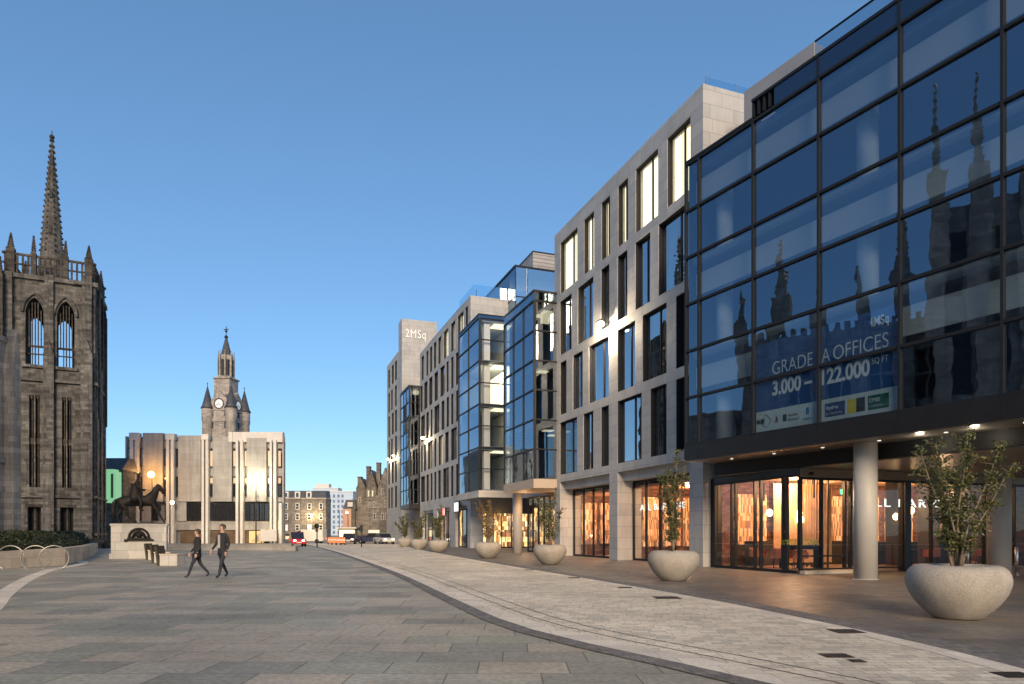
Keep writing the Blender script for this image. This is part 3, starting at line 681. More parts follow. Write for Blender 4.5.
MB().quad((uB, .1, 17.24), (UG, .1, 17.24), (UG, .1, 17.80), (uB, .1, 17.80)).build('balustrade_pane', M['g_front'], G)
mb = MB().box(uB, UG, .07, .13, 17.80, 17.84)
for k in range(5): mb.box(uT+k*.24, uT+k*.24+.08, .0, .2, 16.6, 17.135)
mb.box(uT, uT+1.2, .22, .4, 16.6, 17.135)
mb.build('roof_rail', M['black'], G)
MB().box(-.02, UG+.02, -.08, .02, 4.43, 5.03).box(-.02, .08, .02, DG, 4.43, 5.03).box(UG-.08, UG+.02, .02, DG, 4.43, 5.03).build('fascia', M['anth'], G)
mb = MB()
for u in us: mb.box(u-.008, u+.008, -.085, -.08, 4.43, 5.03)
mb.build('fascia_joint', M['black'], G)
MB().box(.08, UG-.08, .02, 1.5, 4.40, 4.46).build('soffit', M['soffit'], G)
MB().box(.08, UG-.08, 1.5, 1.7, 3.9, 4.44).build('downstand', M['black'], G)
MB().box(.08, UG-.08, 1.7, DG, 3.88, 3.95).build('inner_soffit', M['soffit'], G)
MB().box(.0, .06, .17, DG, 5.03, 16.56).box(UG-.06, UG, .17, DG, 5.03, 17.1).box(.06, UG-.06, DG-.2, DG, 5.03, 17.2).box(uT+.1, UG-.06, .41, DG-.2, 17.1, 17.18).box(.06, uT+.1, .31, DG-.2, 16.5, 16.56).build('end_wall', M['granC'] if False else M['anth'], G)
# inside: floors, bulkheads, columns, back wall
mb = MB()
for z in (5.0, 8.80, 12.60, 16.40): mb.box(.1, UG-.1, .3, 8, z-.22, z+.06)
mb.build('floor_slab', M['plaster_d'], G)
MB().quad((.1, 8, 5), (UG-.1, 8, 5), (UG-.1, 8, 17), (.1, 8, 17)).build('back_wall', M['plaster_d'], G)
mb = MB()
for z in (8.87, 12.67, 16.46): mb.box(.15, UG-.15, .42, .50, z-1.50, z-.62)
mb.build('bulkhead', mat('bulkhead_grey', (.42,.44,.46), .8, var=.12, scale=.5), G)
for px in (722, 865):
    uu = fG.u(px, 1.2)
    for z in (5.06, 8.86, 12.66): MB().lathe([(.33, z), (.33, z+3.5)], 24, (uu, 1.35, 0)).build('inner_column', M['plaster'], G)
for (px, off) in ((865.5, 1.02), (722, 1.9)):
    uu, _ = fG.uz(px, HY, off)
    if px > 800: MB().lathe([(.355, 0), (.355, 4.40)], 40, (uu, off, 0)).lathe([(.40,0),(.40,.015),(.36,.02)], 40, (uu, off, 0)).build('column', M['colum'], G)
X2 = (999-512)/FP*23.3; v = Vector((X2, 23.3))-fG.P
MB().lathe([(.355, 0), (.355, 3.88)], 40, (v.dot(fG.e), v.dot(fG.n), 0)).build('column', M['colum'], G)
mb = MB()
for k in range(9): mb.lathe([(.055, 4.385), (.055, 4.399)], 16, (us[1]+1.0+k*2.0, .75, 0))
mb.build('downlight', emis('downlight_glow', (1,.9,.7), .7), G)
lamp('soffit_lamp', fG.world(fG.u(905), .75, 4.2), 7, (1,.85,.62), .08)
lamp('soffit_lamp', fG.world(fG.u(960), .75, 4.2), 7, (1,.85,.62), .08)
MB().box(fG.u(1012), fG.u(1012)+1.2, 1.6, 1.9, 8.1, 8.18).build('ceiling_light', M['lit3'], G)
# penthouse in grey cladding
pz = plane(26.0, sG, 744); pu, pv = Vector(pz.loc()[:2]), None
d = pu-fG.P; pu, pv = d.dot(fG.e), d.dot(fG.n); ztop = pz.z(744, 92)
pe = fG.u(814, pv)
MB().box(pu, pe, pv, DG-1, 17.18, ztop).build('roof_storey', M['penth'], G)
MB().box(pe, UG-1, pv+1.6, DG-1, 17.18, ztop-.3).build('roof_storey', M['anth'], G)
# ------------------------------------------------------------------ banner in the glass
bu0, bu1 = us[2]+.05, us[4]-.05
bz0 = 5.15; by = .10
ban = thing('banner', 'blue office letting banner with a white strip of logos, behind the big glass front', 'banner', fG.loc(), fG.a)
M['ban'] = mat('banner_blue', (.035,.11,.30), .6, var=.03); M['banw'] = mat('banner_white', (.62,.70,.72), .6, var=.03)
MB().box(bu0, bu1, by, by+.012, 5.87, 8.3).build('blue_sheet', M['ban'], ban)
MB().box(bu0, bu1, by, by+.012, bz0, 5.868).build('white_strip', M['banw'], ban)
U = lambda x: fG.u(x, by)
M['txt'] = mat('banner_print', (.85,.88,.92), .6, var=.02)
M['navy'] = mat('logo_navy', (.03,.06,.2), .6, var=.02); M['yel'] = mat('logo_yellow', (.75,.6,.05), .6, var=.02); M['blk'] = mat('logo_black', (.02,.02,.02), .6, var=.02); M['grn'] = mat('logo_green', (.02,.14,.09), .6, var=.02); M['blu'] = mat('logo_blue', (.02,.25,.5), .6, var=.02); M['redl'] = mat('logo_red', (.5,.05,.05), .6, var=.02)
def T(s, x0, x1, z, size, m='txt', bold=0.0): return text('lettering', s, size, M[m], ban, (U(x0), by-.010, z), width=U(x1)-U(x0), depth=.001, bold=bold)
T('GRADE', 772.6, 813, 7.09, .66, bold=-.006); T('A', 822, 830, 7.09, .66, bold=-.006); T('OFFICES', 833.5, 888.7, 7.09, .66, bold=-.006)
T('3,000 –', 772.6, 812.5, 6.37, .70, bold=.022); T('122,000', 822, 870, 6.37, .70, bold=.022); T('SQ FT', 872, 888.5, 6.67, .27)
T('1', 871.5, 873, 7.82, .40, bold=-.006); T('MSq', 873.8, 889, 7.82, .40, bold=.012)
T('MUSE', 757, 764.5, 5.44, .20, 'blk', .012)
c = (U(766), 5.5)
MB().tube([(c[0]-.24,by-.004,c[1]), (c[0],by-.004,c[1]+.24), (c[0]+.24,by-.004,c[1]), (c[0],by-.004,c[1]-.24), (c[0]-.24,by-.004,c[1])], .008, 4).build('logo', M['blk'], ban)
MB().tube([(U(776),by-.004,5.4), (U(777),by-.004,5.6), (U(778),by-.004,5.4)], .02, 4).build('logo', M['redl'], ban)
MB().box(U(783), U(786.5), by-.006, by, 5.38, 5.62).build('logo', M['blk'], ban)
T('Aberdeen', 788, 798, 5.52, .13, 'blk'); T('City Council', 788, 799, 5.38, .13, 'blk')
MB().box(U(806), U(809), by-.006, by, 5.48, 5.72).build('logo', M['blu'], ban); T('Aviva', 803.5, 812, 5.30, .15, 'blu')
MB().box(U(825), U(845), by-.006, by, 5.28, 5.72).build('logo', M['navy'], ban); T('Ryden', 826.5, 838, 5.52, .15, 'banw', .006); T('property', 826.5, 843, 5.36, .10, 'banw')
MB().box(U(847.5), U(856.2), by-.006, by, 5.28, 5.72).build('logo', M['yel'], ban); MB().box(U(856.4), U(865), by-.006, by, 5.28, 5.72).build('logo', M['blk'], ban)
MB().box(U(868), U(889), by-.006, by, 5.28, 5.72).build('logo', M['grn'], ban); T('CBRE', 869, 880, 5.52, .15, 'banw', .006); T('cushman', 869, 883, 5.36, .10, 'banw')

# ------------------------------------------------------------------ bar under the glass building
fS = plane(19.5, .363, 714)
Sh = thing('corner_bar', 'glazed corner bar with white ALL BAR ONE letters, under the big glass building', 'bar', fS.loc(), fS.a)
uS = fS.u(800)
shopfront(Sh, 0, uS, 0, 3.68, tuple(fS.u(x)/uS for x in (731, 735, 754, 760, 782, 786)), door=None)
MB().box(0, uS, -.02, .5, 3.68, 3.87).box(-1.2, 0, .2, .6, 0, 3.87).build('fascia', M['anth'], Sh)
# return front: runs inwards from the corner along local y at u = uS
fR = F(*fS.world(uS, 0)[:2], fS.a+R(90))
def ry(x): return fR.u(x)
ret = thing('long_front', None, None, (uS, 0, 0), R(90)); ret.parent = Sh
L = ry(1024)+3
mb = MB(); mb.box(0, L, -.05, .15, 3.55, 3.87); mb.build('fascia', mat('taupe_fascia', (.20,.16,.12), .5, .2, var=.05), ret)
xs = [800.5, 822, 845.5, 851, 876, 903, 909, 932, 958, 985, 1015, 1040]
mb = MB(); mb.box(0.1, L, 0, .1, .14, .2); mb.box(.1, L, 0, .1, 3.46, 3.549); mb.box(.1, ry(845.5), -.005, .105, .62, .68)
for x in xs: u = ry(x); mb.box(u-.035, u+.035, -.02, .12, .2, 3.46)
mb.box(ry(852), ry(875), -.006, .1, 2.45, 2.53)
mb.build('shop_window', M['black'], ret)
for a, b in zip(xs, xs[1:]):
    if a == 903: continue
    MB().quad((ry(a), .05, .18), (ry(b), .05, .18), (ry(b), .05, 3.5), (ry(a), .05, 3.5)).build('pane', M['g_shop'], ret)
MB().box(ry(903), ry(909), -.1, .25, 0, 3.5).build('pier', M['anth'], ret)
MB().box(0, ry(850), -.25, .2, 0, .12).build('plinth_step', M['lowwall'], ret)
text('lettering', 'ALL BAR ONE', .44, M['sign_w'], ret, (ry(866), .12, 2.52), width=ry(966)-ry(866), depth=.012, bold=.002, spacing=1.25)
t = thing('exit_sign', 'small green lit exit sign over the bar door', 'sign', fR.world(ry(846.5), .2, 2.95), fR.a); MB().box(-.11, .11, 0, .04, 0, .22).build('case', M['black'], t); MB().box(-.09, .09, -.01, 0, .02, .2).build('face', M['green_s'], t)
t = thing('security_camera', 'small dark security camera on the bar fascia near the corner', 'camera', fR.world(ry(809), -.06, 3.62), fR.a)
MB().box(-.05, .05, -.02, .0, 0, .1).build('mount', M['black'], t); MB().sphere((0, -.09, .05), .07, 12, 8).build('dome', M['black'], t)
dots(Sh, .1, uS-.1, .04, (1.05, 1.55)); dots(ret, .1, ry(903), .04, (1.05, 1.55)); dots(ret, ry(909), L, .04, (1.05, 1.55))
# room inside
mb = MB(); mb.quad((.02, .4, 0), (.02, L, 0), (.02, L, 3.9), (.02, .4, 3.9)); mb.build('back_wall', M['brick'], Sh)
fc = lambda u, v: (fS.world(u, v))
MB().quad((L, 0.1, 0), (L, uS, 0), (L, uS, 3.9), (L, .1, 3.9)).build('back_wall', M['brick'], ret)
MB().box(0.05, uS-.1, .15, L, 3.75, 3.85).build('ceiling', M['warmwall'], Sh); MB().box(.05, uS-.2, .15, L, .02, .1).build('floor', M['cream'], Sh)
M['drape'] = mat('amber_drape', (.72,.42,.22), .8, var=.2, scale=3)
def drape(fr_parent, p0, p1, z0, z1, n=26, amp=.05):
    mb = MB(); vs = []
    a = Vector(p0); b = Vector(p1); d = (b-a); nn = Vector((-d.y, d.x)).normalized()
    for z in (z0, z1):
        for i in range(n*3+1): q = a+d*i/(n*3)+nn*amp*math.sin(i*2.1); vs.append((q.x, q.y, z))
    m = n*3+1
    mb.add(vs, [(i, i+1, m+i+1, m+i) for i in range(m-1)], True); return mb.build('drape', M['drape'], fr_parent)
drape(Sh, (uS-2.4, .9), (uS-2.1, 3.6), .3, 3.5, 22)
drape(Sh, (1.3, 3.2), (2.6, 3.0), .3, 3.4, 12)
mb = MB()
for k in range(6): mb.box(.03, .25, 1.0+k*2.2, 2.6+k*2.2, 1.0, 3.2)
mb.build('back_bar', M['goods1'], Sh)
MB().box(.5, 1.1, 1.2, 6.5, .1, 1.15).build('bar_counter', M['twig'], Sh)
mb = MB()
for k in range(12): mb.box(.3+k*.28, .36+k*.28, 2.9, 2.96, .1, 3.7)
mb.build('slat_screen', M['twig'], Sh)
mb = MB()
for k in range(5): mb.box(5.2+k*1.9, 5.28+k*1.9, 1.6, 2.6, .1, 3.7)
mb.build('partition', M['twig'], ret)
MB().box(7.2, 11.5, 3.0, 3.4, .1, 1.1).build('bar_counter', M['anth'], ret)
mb = MB()
for k in range(7): mb.box(.5+k*.72, .5+k*.72+.05, 2.2, 2.26, 2.9, 3.7)
mb.build('hanging_rack', M['black'], Sh)
for (u, v, z, b) in [(1.6,1.6,2.35,.13),(2.0,1.9,2.1,.15),(2.5,1.5,2.25,.13),(2.9,2.0,2.05,.15),(3.2,1.7,2.3,.12),(1.2,2.3,2.6,.1)]: pendant(fS, u, v, z, M['pend'], 'amber globe in the cluster behind the glass of the corner bar', b, 3.75-z)
for (u, v, z, b) in [(6.9,1.9,2.2,.12),(8.6,2.6,2.5,.14),(9.4,2.2,2.3,.12),(10.6,2.5,2.4,.14),(11.6,2.6,2.2,.14)]: pendant(fR, u, v, z, M['pend'], 'amber globe behind the long bar front beyond the round columns', b, 3.75-z)
for (u, v) in [(1.0,1.3),(2.3,1.2),(3.4,1.4)]: figure_table(fS, u, v, 'small round table behind the left glass of the corner bar', 'bar tables')
for (u, v) in [(5.0,1.2),(7.2,1.4),(8.8,1.5),(10.2,1.3)]: figure_table(fR, u, v, 'small round table behind the long bar front', 'bar tables')
M['chair'] = mat('orange_leather', (.48,.14,.07), .5, var=.2)
def tub(fr, u, v, rz, m, lab, grp='tub chairs in the bar'):
    t = thing('tub_chair', lab, 'chair', fr.world(u, v, .1), fr.a+rz, grp)
    MB().lathe([(.0,.40),(.27,.40),(.29,.46),(.27,.50),(0,.50)], 16).build('seat', m, t)
    mb = MB(); n = 12
    for i in range(n):
        a0 = R(20+320*i/n-70); a1 = R(20+320*(i+1)/n-70); hh = .80-.12*abs(i-5.5)/5.5
        mb.add([(r*math.cos(a), r*math.sin(a), z) for r in (.30,.36) for a in (a0, a1) for z in (.42, hh)], [(0,2,3,1),(4,5,7,6),(1,3,7,5),(0,4,6,2)])
    mb.build('backrest', m, t)
    for k in range(4): a = R(45+90*k); MB().tube([(.2*math.cos(a), .2*math.sin(a), .4), (.25*math.cos(a), .25*math.sin(a), 0)], .016, 6).build('leg', M['black'], t)
for (fr, u, v) in [(fS,1.6,1.0),(fS,2.9,1.0),(fS,3.9,1.0),(fR,7.8,1.0),(fR,9.2,.9),(fR,10.8,1.0)]:
    tub(fr, u, v, rnd.uniform(0, 6), M['chair'], 'orange tub chair behind the left glass of the corner bar' if fr is fS else 'orange tub chair behind the long bar front')
# planter table with greenery behind the corner glass
t = thing('plant_trough', 'raised black trough of bright green plants just inside the corner glass', 'planter', fR.world(ry(814), .7, .1), fR.a)
MB().box(-.75, .85, -.16, .16, .78, .95).build('trough', M['black'], t)
for x in (-.7, .8): MB().box(x-.03, x+.03, -.14, .14, 0, .78).build('leg', M['black'], t)
mb = MB()
for k in range(700):
    c = Vector((rnd.uniform(-.78, .88), rnd.uniform(-.2, .2), rnd.uniform(.9, 1.16))); s = .035
    a = Vector((rnd.gauss(0,1), rnd.gauss(0,1), rnd.gauss(0,1))).normalized(); b = a.orthogonal().normalized()
    mb.add([c-a*s, c+b*s*.5, c+a*s, c-b*s*.5], [(0,1,2,3)])
mb.build('foliage', leafmat('bright_leaf', (.08,.16,.02), (.3,.4,.06)), t, fix=False)
for (fr, u, v, z, pw) in [(fS,2.2,2.6,3.4,130),(fS,3.6,1.2,3.3,70),(fS,1.2,4.8,3.2,60),(fR,1.2,1.8,3.4,110),(fR,7.4,2.6,3.2,90),(fR,10.4,2.6,3.2,90),(fA,p2+2,3.2,3.6,100),(fA,p2+5,3.2,3.6,100),(fA,p1+2.2,3.0,3.7,110),(fA,p1+5,3.0,3.7,90)]:
    lamp('bar_lamp', fr.world(u, v, z), pw*1.4, (1,.60,.32), .25)
# ================================================================== kirk tower, left
aT = R(24.2); px0 = (50-512)/FP*72
fT = F(px0, 72, aT)      # u = 0 on the centre of the front face
W = 4.1
T0 = thing('church_tower', 'dark gothic church tower with a tall knobbly spire and two pointed belfry openings', 'church tower', fT.loc(), fT.a)
def arch_pts(u0, u1, z0, zs, za, n=7):
    """outline of a pointed opening, anticlockwise"""
    w = u1-u0; h = za-zs; pts = [(u0, z0), (u1, z0)]; s60 = math.sin(R(60))
    arc = [(w*math.cos(R(60*i/n))-w/2, h*math.sin(R(60*i/n))/s60) for i in range(n+1)]; m = (u0+u1)/2
    pts += [(m+a, zs+b) for a, b in arc]; pts += [(m-a, zs+b) for a, b in arc[-2::-1]]
    return pts
def arch_wall(mb, ua, ub, za, zb, y0, y1, u0, u1, z0, zs, zt):
    """wall slab ua..ub, za..zb with one pointed hole"""
    P = lambda u, z, y: (u, y, z)
    pts = arch_pts(u0, u1, z0, zs, zt)
    mb.box(ua, u0, y0, y1, za, zb); mb.box(u1, ub, y0, y1, za, zb); mb.box(u0, u1, y0, y1, za, z0)
    top = pts[2:]   # from right springing over apex to left springing
    for (a, b) in zip(top, top[1:]):
        vs = [P(a[0],a[1],y0), P(b[0],b[1],y0), P(b[0],zb,y0), P(a[0],zb,y0), P(a[0],a[1],y1), P(b[0],b[1],y1), P(b[0],zb,y1), P(a[0],zb,y1)]
        mb.add(vs, [(0,1,2,3),(4,7,6,5),(0,4,5,1),(2,6,7,3)])
u_ = fT.u; z_ = fT.z
zC0 = 28.6; zc_par = z_(50, 281)
mb = MB()
# belfry stage, hollow with through openings front and back
oL = (u_(25.4), u_(43.5)); oR = (u_(57), u_(74.5)); zsill = z_(35, 365); zspr = z_(35, 313); zap = z_(35, 297.5)
for (y0, y1) in ((0, .9), (2*W-.8, 2*W)):
    if y0 > 1: oL, oR = (oL[0]-1.5, oL[1]-1.35), (oR[0]-1.5, oR[1]-1.35)
    arch_wall(mb, -W, (oL[1]+oR[0])/2, zsill-1.6, zc_par, y0, y1, oL[0], oL[1], zsill, zspr, zap)
    arch_wall(mb, (oL[1]+oR[0])/2, W, zsill-1.6, zc_par, y0, y1, oR[0], oR[1], zsill, zspr, zap)
oL = (u_(25.4), u_(43.5)); oR = (u_(57), u_(74.5))
for s in (-1, 1):
    a, b = (-W, -W+1.0) if s < 0 else (W-1.0, W)
    mb.box(a, b, .9, 3.0, zsill-1.6, zc_par); mb.box(a, b, 5.2, 2*W-.8, zsill-1.6, zc_par); mb.box(a, b, 3.0, 5.2, zsill-1.6, zsill); mb.box(a, b, 3.0, 5.2, zspr+1, zc_par)
mb.box(-W+1, W-1, 1.2, 2*W-1.2, zsill-1.7, zsill-1.2); mb.box(-W+1, W-1, 1.2, 2*W-1.2, zc_par-.4, zc_par-.05)
# lower stage with the tall lancets and the low windows recessed
LL = [(u_(29), u_(34)), (u_(35.3), u_(39.7))]; LR = [(u_(62), u_(66)), (u_(67.2), u_(71.5))]
zl0, zl1 = z_(35, 487), z_(35, 395); zg0, zg1 = z_(35, 531), z_(35, 507)
GW = [(u_(27.5), u_(41)), (u_(60), u_(73.5))]
wall_grid(mb, -W, W, [(zg0, zg1, GW), (zl0, zl1, LL+LR)], 0, zsill-1.6, .8)
mb.box(-W, W, .8, 2*W, 0, zg0-.1); 
for s in (-1, 1): mb.box(s*W, s*(W-.8), .8, 2*W, zg0-.1, zsill-1.6)
mb.build('wall', M['kirk'], T0)
mb = MB(); mb.box(-W+.8, W-.8, 1.0, 1.2, zg0-.1, zsill-1.75); mb.build('leaded_glass', mat('old_leaded_glass', (.03,.028,.026), .25, var=.5, scale=4), T0)
mb = MB()
for (a, b) in LL+LR:
    mb.box(a, b, .25, .6, (zl0+zl1)/2-.3, (zl0+zl1)/2+.35); mb.prism([(a, zl1+.003), (b, zl1+.003), ((a+b)/2, zl1-.5)], .1, .5, 'y')
    mb.box((a+b)/2-.04, (a+b)/2+.04, .3, .5, zl0, zl1-.4)
for (a, b) in GW: mb.box((a+b)/2-.08, (a+b)/2+.08, .3, .6, zg0, zg1); mb.box(a-.2, b+.2, -.12, 0, zg1, zg1+.3); mb.box(a-.15, b+.15, -.15, 0, zg0-.25, zg0)
for (a, b) in (oL, oR):
    for k in range(1, 6): uu = a+(b-a)*k/6; mb.box(uu-.05, uu+.05, .3, .45, zsill if k == 3 else zspr-3.4, zspr+.4 if k in (1, 5) else zap-.4)
    mb.box(a, b, .36, .58, zspr-3.5, zspr-3.3)
    mb.box(a, b, .36, .58, zsill+1.2, zsill+1.3)
    for k in (2, 4): uu = a+(b-a)*k/6; mb.box(uu-.04, uu+.04, .4, .55, zsill, zspr-3.4)
mb.build('tracery', M['kirk_d'], T0)
# hood mouldings
mb = MB()
for (a, b) in (oL, oR):
    pts = arch_pts(a-.25, b+.25, zsill, zspr, zap+.45)[2:]; MB().tube([(p, -.08, q) for p, q in pts], .15, 6).build('hood_mould', M['kirk'], T0)
    MB().box(a-.3, b+.3, -.25, 0, zsill-.3, zsill).build('sill', M['kirk'], T0)
for z, t in ((zc_par-.1, .45), (zsill-1.7, .3), (zg1+1.0, .25), (1.2, .3)): MB().box(-W-.3, W+.3, -.3, 0, z, z+t).box(W, W+.2, 0, 2*W+.2, z, z+t).build('string_course', M['kirk'], T0)
def pinnacle(mb, x, y, z0, z1, w, zt, n=6):
    mb.box(x-w/2, x+w/2, y-w/2, y+w/2, z0, z1)
    mb.lathe([(w*.56, z1), (w*.56, z1+.12), (w*.36, z1+.2), (.03, zt)], 4, (x, y, 0), False, R(45))
    for k in range(n):
        t = (k+.5)/n; z = z1+.2+(zt-z1-.2)*t; r = w*.36*(1-t)+.04
        for j in range(4): a = R(45+90*j); mb.box(x+r*math.cos(a)-.05, x+r*math.cos(a)+.05, y+r*math.sin(a)-.05, y+r*math.sin(a)+.05, z-.07, z+.09)
    mb.sphere((x, y, zt), .1, 6, 4)
# buttresses: centre, corners, side steps
def buttress(u, y, w, d, ztop, name='buttress'):
    mb = MB(); mb.box(u-w/2, u+w/2, y-d, y, 0, ztop-1.6); mb.box(u-w/2+.08, u+w/2-.08, y-d*.62, y-.002, ztop-1.6, ztop+6.8)
    mb.add([(u-w/2, y-d, ztop-1.6), (u+w/2, y-d, ztop-1.6), (u, y-d, ztop), (u-w/2, y, ztop-1.6), (u+w/2, y, ztop-1.6), (u, y, ztop)], [(0,1,2),(3,5,4),(0,2,5,3),(1,4,5,2),(0,3,4,1)])
    mb.build(name, M['kirk'], T0)
buttress(u_(49.5), 0, .95, .55, z_(50, 340)); buttress(u_(87.5), 0, 1.05, .75, z_(88, 340)); buttress(u_(8), 0, 1.05, .75, z_(10, 338))
mb = MB()
for y in (1.0, 4.1, 7.2): mb.box(W, W+.15, y-.5, y+.5, 0, 21); mb.box(W, W+.08, y-.45, y+.45, 21, 26)
mb.build('side_buttress', M['kirk'], T0)
for (u, y, z0, zt, w, z1) in [(u_(10), .35, zc_par, z_(10, 232), .75, z_(10,247)), (u_(33.5), .1, zc_par, z_(33.5, 236), .5, z_(33,253)), (u_(65.5), .1, zc_par, z_(65.5, 241), .5, z_(65,256)), (u_(88.5), .35, zc_par-3, z_(88.5, 245), .75, z_(88,258)), (W+.1, 1.4, 14, z_(95,272), .5, z_(95,289)), (W+.05, 7.0, 14, z_(103.5,292,2), .55, z_(103,306,2)), (u_(2.6), -.9, 8, z_(2.6,260), .5, z_(2,277)), (-W+.4, 2*W-.4, zc_par, 32.5, .7, 30.8), (W-.4, 2*W-.4, zc_par, 32.5, .7, 30.8), (W+.1, 4.2, 20, 29.0, .45, 27.6)]:
    mb = MB(); pinnacle(mb, u, y, z0, z1, w, zt); mb.build('pinnacle', M['kirk_d'], T0)
# openwork parapet all round
mb = MB(); zr0 = zc_par+.35; zr1 = z_(50, 257)
for side in range(4):
    def Q(t, d): 
        return [(-W+t*2*W, d), (W-d, t*2*W), (W-t*2*W, 2*W-d), (-W+d, 2*W-t*2*W)][side]
    for k in range(17):
        x, y = Q((k+.5)/17, .15)
        mb.box(x-.09, x+.09, y-.09, y+.09, zr0, zr1-.2)
    for zz, th in ((zr0-.1, .12), (zr0+1.0, .14), (zr1-.22, .22)):
        a = Q(0, .15); b = Q(1, .15); e = .002*side
        mb.box(min(a[0], b[0])-.1-e, max(a[0], b[0])+.1+e, min(a[1], b[1])-.1-e, max(a[1], b[1])+.1+e, zz+e, zz+th+e)
mb.build('parapet', M['kirk_d'], T0)
# spire
zsp0 = zc_par; zsp1 = z_(52, 138); cx, cy = u_(52, W)-0.0, W
sc = (fT.uz(52,HY,W)[0]); r0 = 1.16
mb = MB(); mb.lathe([(r0, zsp0), (r0*.97, z_(52,256,W)), (.07, z_(52,138,W))], 8, (sc, cy, 0), False, R(22.5)); mb.lathe([(1.9,zsp0),(1.9,zsp0+1.6),(1.35,zsp0+2.6)], 8, (sc, cy, 0), False, R(22.5))
sp_mb = mb; sp_mb.cur = 1
za, zb = z_(52,256,W), z_(52,138,W)
for k in range(21):
    t = (k+.5)/21; z = za+(zb-za)*t; r = r0*.97*(1-t)+.10*t+.05
    for j in range(8):
        a = R(22.5+45*j); s = .085*(1-t*.4); x, y = sc+r*math.cos(a), cy+r*math.sin(a); mb.box(x-s, x+s, y-s, y+s, z-.09, z+.09)
mb.sphere((sc, cy, zb+.1), .26, 8, 6); mb.tube([(sc, cy, zb), (sc, cy, z_(52,131,W))], .05, 6)
mb.build('spire', [M['kirk'], M['kirk_d']], T0)
mb = MB()
for z in (za+2.2, za+6.2, za+10): 
    t = (z-za)/(zb-za); r = r0*.97*(1-t)+.02; mb.box(sc-.14, sc+.14, cy-r*.93-.12, cy-r*.93+.1, z, z+.8)
mb.build('spire_light', M['dark'], T0)

# ================================================================== college front along the left side (its end shows at the frame edge, the rest in the glass reflections)
XF = -29.0; fK = F(XF, -26, R(90))       # local x runs north, local y runs west into the building
K = thing('college_front', 'pale granite gothic college front at the left edge, its end buttress beside the hedge', 'college building', fK.loc(), fK.a)
LK = 65.4
mb = MB(); rows = []
bays = [(1.6+i*3.1, 3.2+i*3.1) for i in range(18) if 1.6+i*3.1 < 58]
wall_grid(mb, 0, 60, [(2.2, 6.2, bays), (7.6, 11.4, bays), (12.6, 16.4, bays)], 0, 18.6, .8)
mb.box(0, 60, .8, 14, 0, .5); mb.box(0, .8, .8, 14, .5, 18.6); mb.box(59.2, 60, .8, 14, .5, 18.6); mb.box(.8, 59.2, .8, 14, 18, 18.4)
mb.box(60, LK, 0, 8, 0, 12.6)
mb.build('wall', M['marg'], K)
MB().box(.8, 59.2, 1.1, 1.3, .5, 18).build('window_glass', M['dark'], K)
mb = MB()
for (a, b) in bays:
    for z0, z1 in ((2.2,6.2),(7.6,11.4),(12.6,16.4)): mb.box((a+b)/2-.08, (a+b)/2+.08, .2, .5, z0, z1); mb.box(a, b, .22, .48, (z0+z1)/2-.07, (z0+z1)/2+.07)
for z in (6.9, 11.9, 17.2): mb.box(0, 60, -.2, 0, z, z+.3)
mb.build('window_tracery', M['marg'], K)
for i in range(20):
    u = .6+i*3.1
    if u > 60: break
    mb = MB(); mb.box(u-.35, u+.35, -.7, 0, 0, 19); big = i % 3 == 0
    mb.build('buttress', M['marg'], K)
    mb = MB(); pinnacle(mb, u, -.35, 19, 20.6+(1.6 if big else 0), 1.5 if big else .9, 27 if big else 23.5, 9); mb.build('pinnacle', M['marg'], K)
mb = MB()
for i in range(85): mb.box(.2+i*.7, .55+i*.7, -.05, .4, 18.6, 19.2)
mb.build('parapet', M['marg'], K)
mb = MB(); mb.box(60.5, 61.3, -.5, 0, 0, 11.8); mb.box(LK-.6, LK, -.55, 0, 0, 11.2); mb.add([(LK-.6,-.55,11.2),(LK,-.55,11.2),(LK-.3,-.55,13.2),(LK-.6,0,11.2),(LK,0,11.2),(LK-.3,0,13.2)], [(0,1,2),(3,5,4),(0,2,5,3),(1,4,5,2)]); mb.box(60, LK+.1, -.12, 0, 5.5, 5.8); mb.box(60, LK+.1, -.1, 0, 12.4, 12.7)
mb.build('end_buttress', M['marg'], K)
# entrance tower of the college
mb = MB(); mb.box(36, 45, -3.2, -.8, 0, 26)
mb.build('gate_tower', M['marg'], K)
for u in (36.2, 38.8, 42.2, 44.8):
    mb = MB(); pinnacle(mb, u, -3.0, 0, 28.5, 1.2, 35, 9); mb.build('pinnacle', M['marg'], K)
mb = MB()
for u in (37.3, 40.2, 43): mb.box(u, u+1.1, -3.24, -3.15, 5, 10); mb.box(u, u+1.1, -3.24, -3.15, 12, 17); mb.box(u, u+1.1, -3.24, -3.15, 19, 24)
mb.build('window_glass', M['dark'], K)

# ================================================================== town house (precast), left centre
DT = 95.0; fH = F((124-512)/FP*DT, DT, 0)
H = thing('town_house', 'pale concrete town house with paired white fins, in front of the clock tower', 'building', fH.loc(), 0)
s = DT/FP; X = lambda x: (x-124)*s; Z = lambda y: 1.5+(HY-y)*s
mb = MB(); mb.prism([(0,1.0),(X(283),1.0),(X(283)-6.5,16),(0,16)], 0, Z(436)); mb.box(X(281.5), X(283), .3, 1, Z(540), Z(441)); mb.box(0, X(126), .3, 1, Z(503), Z(436)); mb.build('wall', M['conc'], H)
panels = [(143,163,433),(178.5,201,435.5),(213,232,437),(247,266.5,438)]
mb = MB()
for a, b, t in panels:
    mb.box(X(a), X(b), -.1, 1.0, Z(501.5), Z(t)); 
mb.box(X(126), X(281.5), .5, 1.0, Z(501.5), Z(497)); mb.box(X(126), X(281.5), .5, 1.0, Z(476), Z(467)); mb.box(X(126), X(281.5), .5, 1.0, Z(448), Z(441))
mb.box(X(126), X(281.5), .4, 1.0, Z(530), Z(521))
